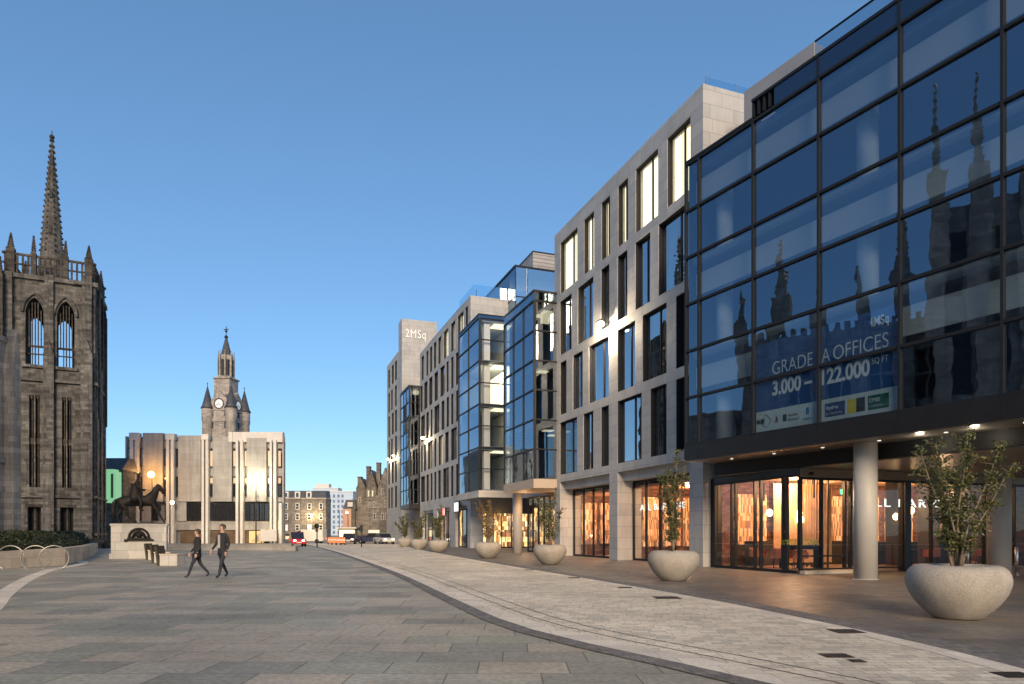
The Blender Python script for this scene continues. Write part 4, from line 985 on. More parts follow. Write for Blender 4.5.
mb.box(X(141), X(150), .2, 1, Z(521), Z(503)); mb.box(X(176), X(186), .1, 1, Z(521), Z(501.6))
mb.build('concrete_panel', M['conc'], H)
mb = MB()
for a, b in [(131,134.3),(136,138.8),(167.3,170.2),(172,174.8),(202.6,205),(206.6,209),(236.6,239),(241,243.6),(270.6,272.6),(274.2,277)]: mb.box(X(a), X(b), -.35, .45, Z(543.5), Z(440))
for a, b, t in [(130.5,139.5,433),(166.6,175.5,434),(202.2,209.5,434.5)]: mb.box(X(a), X(b), -.4, .6, Z(440), Z(t))
mb.box(X(229), X(282.5), .0, .9, Z(442), Z(432)); mb.box(X(229), X(233), -.2, .0, Z(442), Z(432)); mb.box(X(280), X(283), -.6, .29, 0, Z(503))
mb.build('white_fin', M['white_c'], H)
M['g_th'] = mat('dark_window', (.02,.022,.028), .12, .0, .8, var=.3)
M['g_cream'] = mat('cream_blind', (.62,.52,.40), .7, var=.1)
def thw(a, b, y0, y1, m='g_th', yo=.22):
    f = MB().box(X(a), X(b), yo-.05, yo+.05, Z(y1), Z(y0)).build('window', M['black'], H); MB().box(X(a)+.08, X(b)-.08, yo-.07, yo-.05, Z(y1)+.1, Z(y0)-.1).build('pane', M[m], f)
for (a, b) in [(126.5,130.8),(139.2,142.7),(163.6,167),(175,178),(199.8,202.4)]: thw(a, b, 448.5, 466); thw(a, b, 477, 496); 
for (a, b) in [(209.2,212.8),(232.3,236.3),(243.8,246.8),(267,270.3),(277.4,281)]: thw(a, b, 450, 467, 'g_cream'); thw(a, b, 477, 484, 'g_cream'); thw(a, b, 485, 496)
for (a, b) in [(139.5,141),(152,157),(164,167),(186,186.4)]: thw(a, b, 503, 520.5)
for (a, b, n) in [(186.5,202,3),(209.5,235.5,5),(244,269,5)]:
    for k in range(n): thw(a+(b-a)*k/n+.25, a+(b-a)*(k+1)/n-.25, 503, 520.5)
# entrance level: dark recess, stair, warm light
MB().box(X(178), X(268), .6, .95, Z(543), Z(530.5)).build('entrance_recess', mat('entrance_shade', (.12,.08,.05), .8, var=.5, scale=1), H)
mb = MB()
for k in range(10): mb.box(X(252)+k*.2, X(266), -.4, .55, .3+k*.18, .3+(k+1)*.18)
mb.build('stair', M['lowwall'], H)
mb = MB(); mb.box(X(248), X(262), .4, .58, Z(543), Z(531)); mb.build('lit_doorway', emis('doorway_glow', (1,.62,.2), .55), H)
t = thing('notice_board', 'white notice board by the right corner of the town house', 'sign', (fH.P.x+X(275), 92.5, 0)); MB().box(-1.1, 1.1, -.05, .05, Z(541), Z(529.5)).build('board', M['white_c'], t)
for x in (-1, 1): MB().box(x-.05, x+.05, .05, .12, 0, Z(530)).build('post', M['anth'], t)
def street_light(label, x, y, D, power, col, m, r=.35, pole_to=0, arm=.0):
    xx = (x-512)/FP*D; z = 1.5+(HY-y)*D/FP
    t = thing('street_lamp', label, 'street lamp', (xx, D, pole_to), 0, 'lit street lamps')
    MB().lathe([(.10, 0), (.06, z-pole_to-.3)], 10).build('post', M['anth'], t)
    MB().box(-.3, .3, -.2, .2, z-pole_to-.3, z-pole_to-.18).build('head', M['anth'], t)
    MB().sphere((0, -.25, z-pole_to-.02-.35), r, 12, 8).build('bulb', m, t)
    lamp('street_light', (xx, D-.25-r-.1, z-.37), power, col, r)
street_light('blazing orange street lamp in front of the town house, above the horse statue', 152, 472, 94.0, 420, (1,.50,.17), M['lamp_o'], .42)
street_light('blazing white street lamp at the right end of the town house', 256, 478, 94.0, 330, (1,.86,.52), M['lamp_w'], .42)
t = thing('wall_lamp', 'small glowing white lamp on the left fins of the town house', 'lamp', (fH.P.x+X(176.8), 93.9, Z(503))); MB().box(-.25,.25,0,.2,-.2,.2).build('housing', M['anth'], t); MB().sphere((0,-.2,0), .26, 10, 6).build('bulb', emis('lamp_small', (1,.8,.5), 9), t)
for i, x in enumerate((133, 169, 204)):
    lamp('fin_light', (fH.P.x+X(x), 92.5, 1.2), 35, (1,.7,.5), .2)
lamp('fin_light', (fH.P.x+X(281), 92.5, 2.5), 60, (1,.75,.35), .2); lamp('fin_light', (fH.P.x+X(256), 92, 2.0), 50, (1,.65,.3), .2)
# green lit bay building between tower and town house
t = thing('side_building', 'low slate roofed building with a green lit box window behind the horse statue', 'building', ((106-512)/FP*88, 88, 0))
s8 = 88/FP; MB().box(-6, 2.2, 0, 3, 0, 1.5+(533-470)*s8).build('wall', M['kirk'], t)
MB().prism([(-.4, 1.5+63*s8), (3.4, 1.5+63*s8), (2.6, 1.5+76*s8), (1.2, 1.5+76*s8)], -6, 2.3, 'x').build('roof', M['slate'], t)
gx0, gx1, gz0, gz1 = 5*s8, 15.5*s8, 1.5+30*s8, 1.5+63*s8
gx0 -= .2
f = MB().box(gx0, gx0+.35, -1.2, 0, gz0, gz1).box(gx1-.35, gx1, -1.2, 0, gz0+.5, gz1-.3).box(gx0+.35, gx1-.35, -1.2, 0, gz0+.2, gz0+.6).box(gx0+.35, gx1-.35, -1.2, 0, gz1-.5, gz1).build('green_bay', M['green'], t)
MB().box(gx0+.35, gx1-.35, -.3, 0, gz0+.6, gz1-.5).build('pane', M['g_th'], f)

# ================================================================== clock tower behind the town house
DC = 180.0; sC = DC/FP; ZC = lambda y: 1.5+(HY-y)*sC
aC = R(-8)      # left face wide, right face narrow
cx0 = (231-512)/FP*DC; e = Vector((math.cos(aC), math.sin(aC)))
CT = thing('clock_tower', 'granite clock tower with corner turrets and a slender spire, behind the town house', 'clock tower', (cx0, DC, 0), aC)
w = 6.7    # local: corner at origin, left face runs along -x, right face along +y
mb = MB(); mb.box(-w, 0, 0, w, 0, ZC(409)); mb.build('shaft', M['tolb'], CT)
mb = MB()
for z in (ZC(421), ZC(410)): mb.box(-w-.2, .2, -.2, w+.2, z, z+.5)
for k in range(5): mb.box(.0, .35, .8+k*1.4, 1.5+k*1.4, ZC(430), ZC(427.5))
mb.build('cornice', M['dress'], CT)
mb = MB()
for z in (ZC(416), ZC(428)): mb.box(-w+1.1, -w+1.7, -.05, .2, z, z+1.8); mb.box(-1.9, -1.3, -.05, .2, z, z+1.8); mb.box(-.1, .05, 3.4, 4.1, z, z+1.9)
mb.build('slit_window', M['dark'], CT)
for (x, y) in ((-w, 0), (0, 0), (0, w), (-w, w)):
    tt = MB().lathe([(1.35, 0), (1.35, ZC(421)), (1.5, ZC(420)), (1.5, ZC(408))], 16, (x, y, 0)).build('turret', M['tolb'], CT)
    MB().lathe([(1.75, ZC(408)), (1.35, ZC(405)), (.06, ZC(385))], 16, (x, y, 0)).tube([(x, y, ZC(385)), (x, y, ZC(381.5))], .06, 6).sphere((x, y, ZC(383)), .18, 8, 6).build('cone_roof', M['slate'], tt)
cxx, cyy = -w/2, w/2
h = 2.2
mb = MB(); mb.box(cxx-h, cxx+h, cyy-h, cyy+h, ZC(409), ZC(376)); mb.box(cxx-2.2, cxx+2.2, -.1, cyy, ZC(409), ZC(399)); mb.prism([(cxx-2.2, ZC(399)), (cxx+2.2, ZC(399)), (cxx, ZC(390))], -.1, cyy, 'y')
mb.box(cxx, 0.1, cyy-2.2, cyy+2.2, ZC(409), ZC(399)); mb.prism([(cyy-2.2, ZC(399)), (cyy+2.2, ZC(399)), (cyy, ZC(390))], cxx, .1, 'x')
mb.build('clock_stage', M['tolb'], CT)
MB().lathe([(4.2, ZC(409)), (3.0, ZC(392))], 4, (cxx, cyy, 0), False, R(45)).build('slate_roof', M['slate'], CT)
ck = thing('tmp', None, None); bpy.data.objects.remove(ck)
M['clock'] = emis('clock_dial', (.95, .95, 1), .12, (.6,.6,.6))
def dial(face):
    P = (lambda a, b, d: (cxx+a, -.1-d, b)) if face == 0 else (lambda a, b, d: (.1+d, cyy+a, b))
    zc = ZC(403.3); n = 32
    rim = MB(); rim.tube([P(1.3*math.cos(2*math.pi*k/n), zc+1.3*math.sin(2*math.pi*k/n), .08) for k in range(n+1)], .13, 6); r_ = rim.build('clock_rim', M['black'], CT)
    vs = [P(1.22*math.cos(2*math.pi*k/n), zc+1.22*math.sin(2*math.pi*k/n), .06) for k in range(n)]
    mb = MB(); mb.add(vs, [tuple(range(n))]); mb.build('clock_face', M['clock'], r_)
    mb = MB()
    for k in range(12):
        a = 2*math.pi*k/12; mb.tube([P(.92*math.cos(a), zc+.92*math.sin(a), .09), P(1.12*math.cos(a), zc+1.12*math.sin(a), .09)], .05, 4)
    mb.build('clock_numerals', M['black'], r_)
    mb = MB(); mb.tube([P(0, zc, .12), P(.75*math.sin(R(130)), zc+.75*math.cos(R(130)), .12)], .06, 4); mb.build('clock_hand', M['black'], r_); mb = MB(); mb.tube([P(0, zc, .13), P(1.0*math.sin(R(240)), zc+1.0*math.cos(R(240)), .13)], .045, 4)
    mb.build('clock_hand', M['black'], r_)
dial(0); dial(1)
mb = MB(); mb.box(cxx-h-.3, cxx+h+.3, cyy-h-.3, cyy+h+.3, ZC(377), ZC(375.5)); mb.lathe([(1.85, ZC(376)), (1.6, ZC(352))], 8, (cxx, cyy, 0), False, R(22.5)); mb.build('lantern', M['tolb'], CT)
mb = MB()
for j in range(8):
    a = R(45*j); x, y = cxx+1.55*math.cos(a), cyy+1.55*math.sin(a); mb.box(x-.36, x+.36, y-.36, y+.36, ZC(373), ZC(357))
mb.build('louvre', M['dark'], CT)
for j in range(8):
    a = R(22.5+45*j); mb = MB(); pinnacle(mb, cxx+1.95*math.cos(a), cyy+1.95*math.sin(a), ZC(376), ZC(354), .36, ZC(348), 3); mb.build('pinnacle', M['tolb'], CT)
MB().lathe([(1.6, ZC(353)), (1.35, ZC(351)), (.1, ZC(331))], 8, (cxx, cyy, 0), False, R(22.5)).build('spire', M['slate'], CT)
mb = MB(); mb.tube([(cxx, cyy, ZC(334)), (cxx, cyy, ZC(322))], .09, 6); mb.sphere((cxx, cyy, ZC(333)), .5, 8, 6); mb.sphere((cxx, cyy, ZC(327)), .35, 8, 6); mb.box(cxx-.7, cxx+.7, cyy-.06, cyy+.06, ZC(325.5), ZC(324.8)); mb.build('finial', M['black'], CT)

# ================================================================== low step, seats, statue
xa, xb = (160-512)/FP*58, (291-512)/FP*58
t = thing('granite_step', 'long low grey granite step in front of the town house', 'wall', (0, 58, 0)); MB().box(xa, xb, 0, .8, 0, .5).build('step', M['curb'], t); MB().box(xa, xb+.03, -.05, .85, .5, .6).build('coping', M['curb'], t)
t = thing('granite_block', 'small rough granite block at the right end of the low step', 'block', ((291-512)/FP*56, 56, 0)); MB().box(-.35,.5,-.4,.4,0,.45).build('block', M['curb'], t, bevel=.06)
t = thing('litter_wall', 'low dark rubble wall at the foot of the church tower, left of the statue plinth', 'wall', ((88-512)/FP*66, 66, 0)); MB().box(0, 2.6, 0, .6, 0, .95).box(0.2,1.6,-.3,0,0,.5).build('wall', M['kirk_d'], t)

def skin(name, joints, edges, m, parent=None, sub=2, loc=(0,0,0), rz=0, root=0):
    """one continuous body grown over a skeleton: joints = [(x,y,z,r)]"""
    me = bpy.data.meshes.new(name); me.from_pydata([j[:3] for j in joints], edges, []); o = bpy.data.objects.new('tmp', me); C.objects.link(o)
    sk = o.modifiers.new('skin', 'SKIN'); sv = me.skin_vertices[0].data
    for i, j in enumerate(joints):
        r = j[3]; sv[i].radius = r if isinstance(r, tuple) else (r, r); sv[i].use_root = (i == root)
    su = o.modifiers.new('sub', 'SUBSURF'); su.levels = sub; su.render_levels = sub
    bpy.context.view_layer.update()
    nm = bpy.data.meshes.new_from_object(o.evaluated_get(bpy.context.evaluated_depsgraph_get())); bpy.data.objects.remove(o)
    nm.materials.clear(); nm.materials.append(m)
    for p in nm.polygons: p.use_smooth = True
    r = bpy.data.objects.new(name, nm); C.objects.link(r); r.parent = parent; r.location = loc; r.rotation_euler = (0, 0, rz); return r
sx, sd_ = (139-512)/FP*39.6, 39.6
PL = thing('statue_plinth', 'pale granite plinth with a dark bronze crest, under the horse statue', 'plinth', (sx, sd_, 0), R(24))
MB().box(-1.42, 1.42, 0, 1.7, .32, 1.92).box(-1.5, 1.5, -.08, 1.78, 0, .32).box(-1.47, 1.47, -.05, 1.75, 1.92, 2.04).build('block', M['plinth'], PL)
mb = MB(); n = 14
mb.tube([(.5*math.cos(math.pi*k/n), -.05, 1.25+.5*math.sin(math.pi*k/n)) for k in range(n+1)], .07, 6); mb.box(-.75, .75, -.1, -.002, 1.05, 1.14); mb.box(-.6, .6, -.13, -.002, 1.14, 1.24)
mb.tube([(-.35,-.08,1.2),(-.2,-.12,1.5),(0,-.1,1.62),(.2,-.12,1.5),(.35,-.08,1.2)], .08, 6); mb.sphere((0,-.08,1.38), .17, 10, 6); mb.box(-.75,-.6,-.08,-.002,1.0,1.05)
mb.build('crest', M['bronze'], PL)
ST = thing('horse_statue', 'dark bronze statue of a mounted king on a walking horse, on the pale plinth', 'statue', (sx-.85*math.sin(R(24)), sd_+.85*math.cos(R(24)), 2.04), R(24))
MB().box(-1.44, 1.44, -.5, .5, 0, .07).build('base', M['bronze'], ST)
hj = [(-.1,0,1.42,(.40,.34)),(-.65,0,1.48,(.40,.36)),(-1.05,0,1.52,(.33,.34)),(.35,0,1.48,(.38,.33)),(.68,0,1.62,(.32,.30)),(.80,0,1.95,(.22,.24)),(.92,0,2.25,(.16,.19)),(1.04,0,2.42,(.13,.16)),(1.18,0,2.28,(.10,.14)),(1.30,0,2.02,(.07,.10)),(1.33,0,1.92,(.06,.08)),
  # near hind leg forward (10..), far hind back
  (-1.0,-.2,1.2,(.2,.22)),(-.72,-.2,.85,(.12,.13)),(-.72,-.2,.55,(.08,.08)),(-.38,-.2,.22,(.055,.055)),(-.16,-.2,.1,(.07,.06)),
  (-1.12,.2,1.2,(.2,.22)),(-1.05,.2,.85,(.12,.13)),(-1.32,.2,.52,(.08,.08)),(-1.24,.2,.2,(.055,.055)),(-1.14,.2,.1,(.07,.06)),
  # planted fore leg reaching forward, raised fore leg
  (.70,-.17,1.3,(.15,.16)),(.98,-.18,.85,(.09,.09)),(1.18,-.18,.45,(.06,.06)),(1.32,-.18,.2,(.05,.05)),(1.42,-.18,.1,(.06,.06)),
  (.74,.17,1.3,(.15,.16)),(1.08,.18,1.15,(.09,.09)),(1.12,.18,.88,(.06,.06)),(.92,.18,.78,(.05,.05)),(.85,.18,.72,(.06,.06)),
  # ears, tail
  (1.0,-.07,2.58,(.03,.03)),(1.0,.07,2.58,(.03,.03)),
  (-1.34,0,1.55,(.09,.09)),(-1.48,0,1.2,(.11,.11)),(-1.52,0,.7,(.10,.10)),(-1.48,0,.35,(.04,.04))]
he = [(0,1),(1,2),(0,3),(3,4),(4,5),(5,6),(6,7),(7,8),(8,9),(9,10),(2,11),(11,12),(12,13),(13,14),(14,15),(2,16),(16,17),(17,18),(18,19),(19,20),(4,21),(21,22),(22,23),(23,24),(24,25),(4,26),(26,27),(27,28),(28,29),(29,30),(7,31),(7,32),(2,33),(33,34),(34,35),(35,36)]
hj = [(a, b*1.1, c, (r[0]*1.12, r[1]*1.12)) for a, b, c, r in hj]
skin('horse', hj, he, M['bronze'], ST)
rj = [(-.2,0,1.92,(.24,.22)),(-.2,0,2.25,(.21,.17)),(-.17,0,2.6,(.26,.17)),(-.15,0,2.82,(.12,.1)),(-.13,0,2.95,(.09,.09)),(-.11,0,3.1,(.13,.125)),(-.11,0,3.22,(.09,.09)),
  (-.15,-.27,2.66,(.11,.1)),(-.1,-.4,2.35,(.08,.08)),(.12,-.34,2.15,(.065,.06)),(.28,-.25,2.2,(.05,.05)),(-.15,.27,2.66,(.11,.1)),(-.1,.4,2.35,(.08,.08)),(.15,.34,2.15,(.065,.06)),(.3,.2,2.2,(.05,.05)),
  (-.08,-.34,1.75,(.16,.15)),(.1,-.45,1.35,(.11,.1)),(.0,-.44,.95,(.07,.07)),(.16,-.44,.85,(.06,.05)),(-.08,.34,1.75,(.16,.15)),(.1,.45,1.35,(.11,.1)),(.0,.44,.95,(.07,.07)),(.16,.44,.85,(.06,.05))]
re_ = [(0,1),(1,2),(2,3),(3,4),(4,5),(5,6),(2,7),(7,8),(8,9),(9,10),(2,11),(11,12),(12,13),(13,14),(0,15),(15,16),(16,17),(17,18),(0,19),(19,20),(20,21),(21,22)]
skin('rider', rj, re_, M['bronze'], ST)
mb = MB(); mb.lathe([(.30,1.55),(.46,1.35),(.40,1.75),(.30,2.1),(.24,2.55)], 14, (-.28,0,0), True, 0, 1.15); mb.build('cloak', M['bronze'], ST)
mb = MB(); mb.lathe([(.14,0),(.145,.05),(.13,.05)], 10, (-.11,0,3.17)); 
for k in range(6): a = R(60*k); mb.tube([(-.11+.135*math.cos(a), .135*math.sin(a), 3.2), (-.11+.15*math.cos(a), .15*math.sin(a), 3.3)], .02, 5)
mb.build('crown', M['bronze'], ST)
mb = MB(); mb.prism([(.55,1.9),(.75,2.35),(.95,2.58),(.86,2.2),(.72,1.8)], -.05, .05, 'y'); mb.tube([(.9,-.1,2.1),(1.26,-.11,2.08),(1.0,-.14,2.45)], .018, 5); mb.tube([(1.24,-.1,2.08),(.7,-.2,2.1),(.28,-.25,2.2)], .015, 5); mb.build('mane_and_reins', M['bronze'], ST)

ST.scale = (.93, .93, .93)
slabs = ['farthest of the three granite seats beside the plinth, partly hidden by the next', 'middle one of the three granite seats beside the plinth', 'nearest of the three granite seats, with its dark back turned to the plinth']
for i, (x, y) in enumerate([(147.5, 560), (153.5, 563), (159, 566)]):
    X0, D0 = at(x, y); sc_ = 1.0
    t = thing('stone_seat', slabs[i], 'seat', (X0, D0, 0), 0, 'granite seats beside the plinth')
    MB().box(.02, .82, 0, .75, 0, .50).build('block', M['plinth'], t, bevel=.02)
    MB().box(.0, .84, -.01, .76, .50, .55).build('seat', M['lowwall'], t)
    mb = MB(); mb.add([(-.10,.02,.0),(.02,.02,.0),(-.14,.02,.92),(-.22,.02,.90),(-.10,.74,.0),(.02,.74,.0),(-.14,.74,.92),(-.22,.74,.90)], [(0,1,2,3),(4,7,6,5),(0,4,5,1),(1,5,6,2),(2,6,7,3),(3,7,4,0)]); mb.build('backrest', M['twig'], t)

# ================================================================== low sandstone wall, hedge, cycle hoops
wl = [Vector(p) for p in [(-24.5, 24.0), (-21.4, 27.6), (-20.7, 31.5), (-25.5, 41), (-33.5, 55)]]
t = thing('low_wall', 'low pale sandstone wall curving round the hedge, behind the cycle hoops', 'wall', (0, 0, 0))
mb = MB(); o2 = offset(wl, -.45); n = len(wl)
hts = [.72, .70, .80, .75, .7]
vs = [(p.x, p.y, 0) for p in wl]+[(p.x, p.y, h) for p, h in zip(wl, hts)]+[(p.x, p.y, 0) for p in o2]+[(p.x, p.y, h) for p, h in zip(o2, hts)]
fs = []
for i in range(n-1): fs += [(i, i+1, n+i+1, n+i), (n+i, n+i+1, 3*n+i+1, 3*n+i), (3*n+i, 3*n+i+1, 2*n+i+1, 2*n+i)]
mb.add(vs, fs+[(0, n, 3*n, 2*n), (n-1, 3*n-1, 4*n-1, 2*n-1)]); mb.build('wall', M['lowwall'], t)
o3 = offset(wl, -.6)
rnd = random.Random(11)
h = thing('hedge', 'dark clipped shrub hedge behind the low sandstone wall at the foot of the tower', 'hedge', (0, 0, 0))
mb = MB(); far = [Vector(p) for p in [(-28.6, 22), (-28.8, 27.6), (-28.8, 33), (-33, 44), (-37.5, 57)]]
def hz(x, y): return 1.38+.14*math.sin(x*1.7+y*.9)+.1*math.sin(y*2.3-x)
for k in range(26000):
    i = rnd.choices(range(n-1), [4, 4, 4, 3])[0]; s_ = rnd.random(); q = rnd.random()**1.6
    A_ = o3[i].lerp(o3[i+1], s_); B_ = far[i].lerp(far[i+1], s_); p = A_.lerp(B_, q)
    zt = hz(p.x, p.y); z = zt*(1-rnd.random()**3*.75) if q > .12 else rnd.uniform(.3, zt*(.75+q*2))
    c = Vector((p.x, p.y, z)); sz = rnd.uniform(.05, .10)
    a = Vector((rnd.gauss(0,1), rnd.gauss(0,1), rnd.gauss(0,1))).normalized(); b = a.orthogonal().normalized()
    mb.add([c-a*sz, c+b*sz*.5, c+a*sz, c-b*sz*.5], [(0,1,2,3)])
mb.build('foliage', M['leaf_h'], h, fix=False)
mb = MB()
for i in range(n-1):
    a, b, c_, d = o3[i].lerp(far[i], .06), o3[i+1].lerp(far[i+1], .06), far[i+1], far[i]
    mb.add([(a.x,a.y,0),(b.x,b.y,0),(c_.x,c_.y,0),(d.x,d.y,0),(a.x,a.y,1.0),(b.x,b.y,1.0),(c_.x,c_.y,1.0),(d.x,d.y,1.0)], [(4,5,6,7),(0,1,5,4),(2,3,7,6)])
mb.build('branches', M['hedge'], h)
base = None
hl = ['steel cycle hoop cut by the left frame edge', 'steel cycle hoop, middle one of three by the low wall', 'steel cycle hoop nearest the statue, right one of three']
for i, x in enumerate((10.5, 35.5, 54)):
    X0, D0 = at(x, 569)
    if base is None:
        base = thing('cycle_hoop', hl[0], 'cycle rack', (X0, D0, 0), R(12), 'steel cycle hoops')
        MB().tube([(.52*math.cos(R(a)), 0, .45+.52*math.sin(R(a))) for a in range(-62, 243, 8)], .028, 8).build('hoop', mat('worn_steel', (.32,.30,.27), .4, .8), base)
        mb = MB(); mb.lathe([(.07,0),(.07,.01),(0,.012)], 12, (.25,0,0)); mb.lathe([(.07,0),(.07,.01),(0,.012)], 12, (-.25,0,0)); mb.build('base_plate', M['alu'], base)
    else: c = copy_tree(base); c.location = (X0, D0, 0); c['label'] = hl[i]; c.rotation_euler.z = R(12+i*9)
# ================================================================== planters with small trees
def pot_shape():
    k = .875
    return [(a*k, b) for a, b in [(0,.0),(.40,.0),(.44,.02),(.60,.14),(.74,.28),(.85,.44),(.905,.58),(.915,.68),(.895,.77),(.85,.845),(.78,.90),(.70,.927),(.63,.93),(.58,.91),(.555,.87),(.545,.80)]]
PTS = [(957, 11.95, 1.0, 'largest looking planter with a bushy small tree, nearest the camera at the right'), (673.5, 21.4, 1.0, 'second nearest concrete planter, holding a slender spire shaped tree'),
       (550, 32.6, 1.0, 'third nearest concrete planter, at the corner of the granite building'), (488, 40.5, 1.0, 'fourth nearest concrete planter, in front of the lit bar below the glass bays'),
       (438.4, 53, 1.0, 'fifth nearest concrete planter, rightmost of the three far ones'), (419.5, 62, 1.0, 'middle one of the three far concrete planters'), (405, 72, 1.0, 'farthest concrete planter of the row')]
pot0 = None
potmesh = None
for i, (px, D, s_, lab) in enumerate(PTS):
    loc = ((px-512)/FP*D, D, .012)
    if pot0 is None:
        pot0 = thing('planter', lab, 'planter', loc, 0, 'round concrete planters')
        o = MB().lathe(pot_shape(), 64).build('bowl', M['pot'], pot0)
        MB().lathe([(.48, .80), (.3, .84), (0, .85)], 32).build('soil', M['soil'], pot0)
    else:
        c = copy_tree(pot0); c.location = loc; c['label'] = lab; c.rotation_euler.z = i*1.3
def small_tree(px, D, lab, height, spread, nst, nleaf, seed, lean=.0, lmat='leaf', shape='bush', leafs=.034):
    rnd = random.Random(seed); t = thing('planted_tree', lab, 'tree', ((px-512)/FP*D, D, .86), 0, 'small trees in the planters')
    mb = MB(); tips = []
    for k in range(nst):
        a = 2*math.pi*(k+rnd.random()*.5)/nst; sp = spread*.5*(rnd.uniform(.35, 1) if shape == 'bush' else rnd.uniform(.15, .6)); hh = height*(rnd.uniform(.62, .92) if k else 1.0)
        if k == 0: sp *= .3
        P = []; x = rnd.uniform(-.05,.05); y = rnd.uniform(-.05,.05)
        for j in range(8):
            q = j/7; P.append(Vector((x+math.cos(a)*sp*q**1.25+.03*math.sin(q*9+k), y+math.sin(a)*sp*q**1.25+.03*math.cos(q*7+k), hh*q)))
        mb.tube(P, [.026*(1-.8*j/7)*(height/2.3)**.5 for j in range(8)], 6)
        for j in range(2, 8):
            for m in range(4 if shape == 'bush' else 5):
                b = rnd.uniform(0, 6.28); ln = rnd.uniform(.12, .42)*(1-.55*j/8)*(spread/2.0)**.6*(1 if shape == 'bush' else .8); p = P[j-1].lerp(P[j], rnd.random())
                q = p+Vector((math.cos(b)*ln, math.sin(b)*ln, rnd.uniform(.05, .35)*ln*2)); mb.tube([p, (p+q)/2+Vector((0,0,-.01)), q], [.007,.005,.003], 4); tips.append((p, q))
        tips.append((P[-2], P[-1])); tips.append((P[-3], P[-2]))
    mb.build('trunk', M['bark'], t)
    mb = MB()
    for k in range(nleaf):
        p, q = rnd.choice(tips); c = p.lerp(q, rnd.random()**.6*1.05)+Vector((rnd.gauss(0,.035), rnd.gauss(0,.035), rnd.gauss(0,.035)))
        s = leafs*rnd.uniform(.6, 1.25); a = Vector((rnd.gauss(0,1), rnd.gauss(0,1), rnd.gauss(0,.7)-.2)).normalized(); b = a.cross(Vector((rnd.gauss(0,1), rnd.gauss(0,1), rnd.gauss(0,1)))).normalized()
        n_ = a.cross(b)
        mb.add([c, c+a*s+b*s*.5+n_*s*.15, c+a*s*2, c+a*s-b*s*.5+n_*s*.15], [(0,1,2),(0,2,3)])
    mb.build('crown', M[lmat], t, fix=False)
small_tree(957, 11.95, 'bushy small tree in the nearest planter, in front of the bar front', 2.5, 1.85, 10, 6200, 5, leafs=.036)
small_tree(673.5, 21.4, 'slender spire shaped tree in the second nearest planter', 3.2, 1.7, 7, 3200, 8, shape='spire', leafs=.045)
small_tree(550, 32.6, 'small leafy tree in the third nearest planter', 2.7, 1.7, 6, 1700, 12, leafs=.055)
small_tree(488, 40.5, 'tree with brownish leaves in the fourth nearest planter, before the lit bar', 2.6, 1.8, 6, 1400, 15, leafs=.06, lmat='leaf_a')
small_tree(438.4, 53, 'dark small tree in the fifth nearest planter', 2.7, 1.9, 6, 1600, 21, leafs=.07)
small_tree(419.5, 62, 'small tree in the middle one of the three far planters', 2.5, 1.8, 5, 1200, 25, leafs=.075)
small_tree(405, 72, 'small tree in the farthest planter', 2.7, 2.0, 6, 1400, 29, leafs=.08)

# bollards
for i, (px, y) in enumerate([(1016.5, 575.5), (967.5, 573)]):
    x, D = at(px, y)
    t = thing('bollard', ['pale slim bollard at the right frame edge', 'pale slim bollard behind the nearest planter'][i], 'bollard', (x, D, .008), 0, 'slim bollards'); MB().lathe([(.055,0),(.055,.98),(.03,1.0),(0,1.0)], 16).build('post', M['alu'], t); MB().lathe([(.09,0),(.09,.015)], 16).build('base_plate', M['alu'], t)

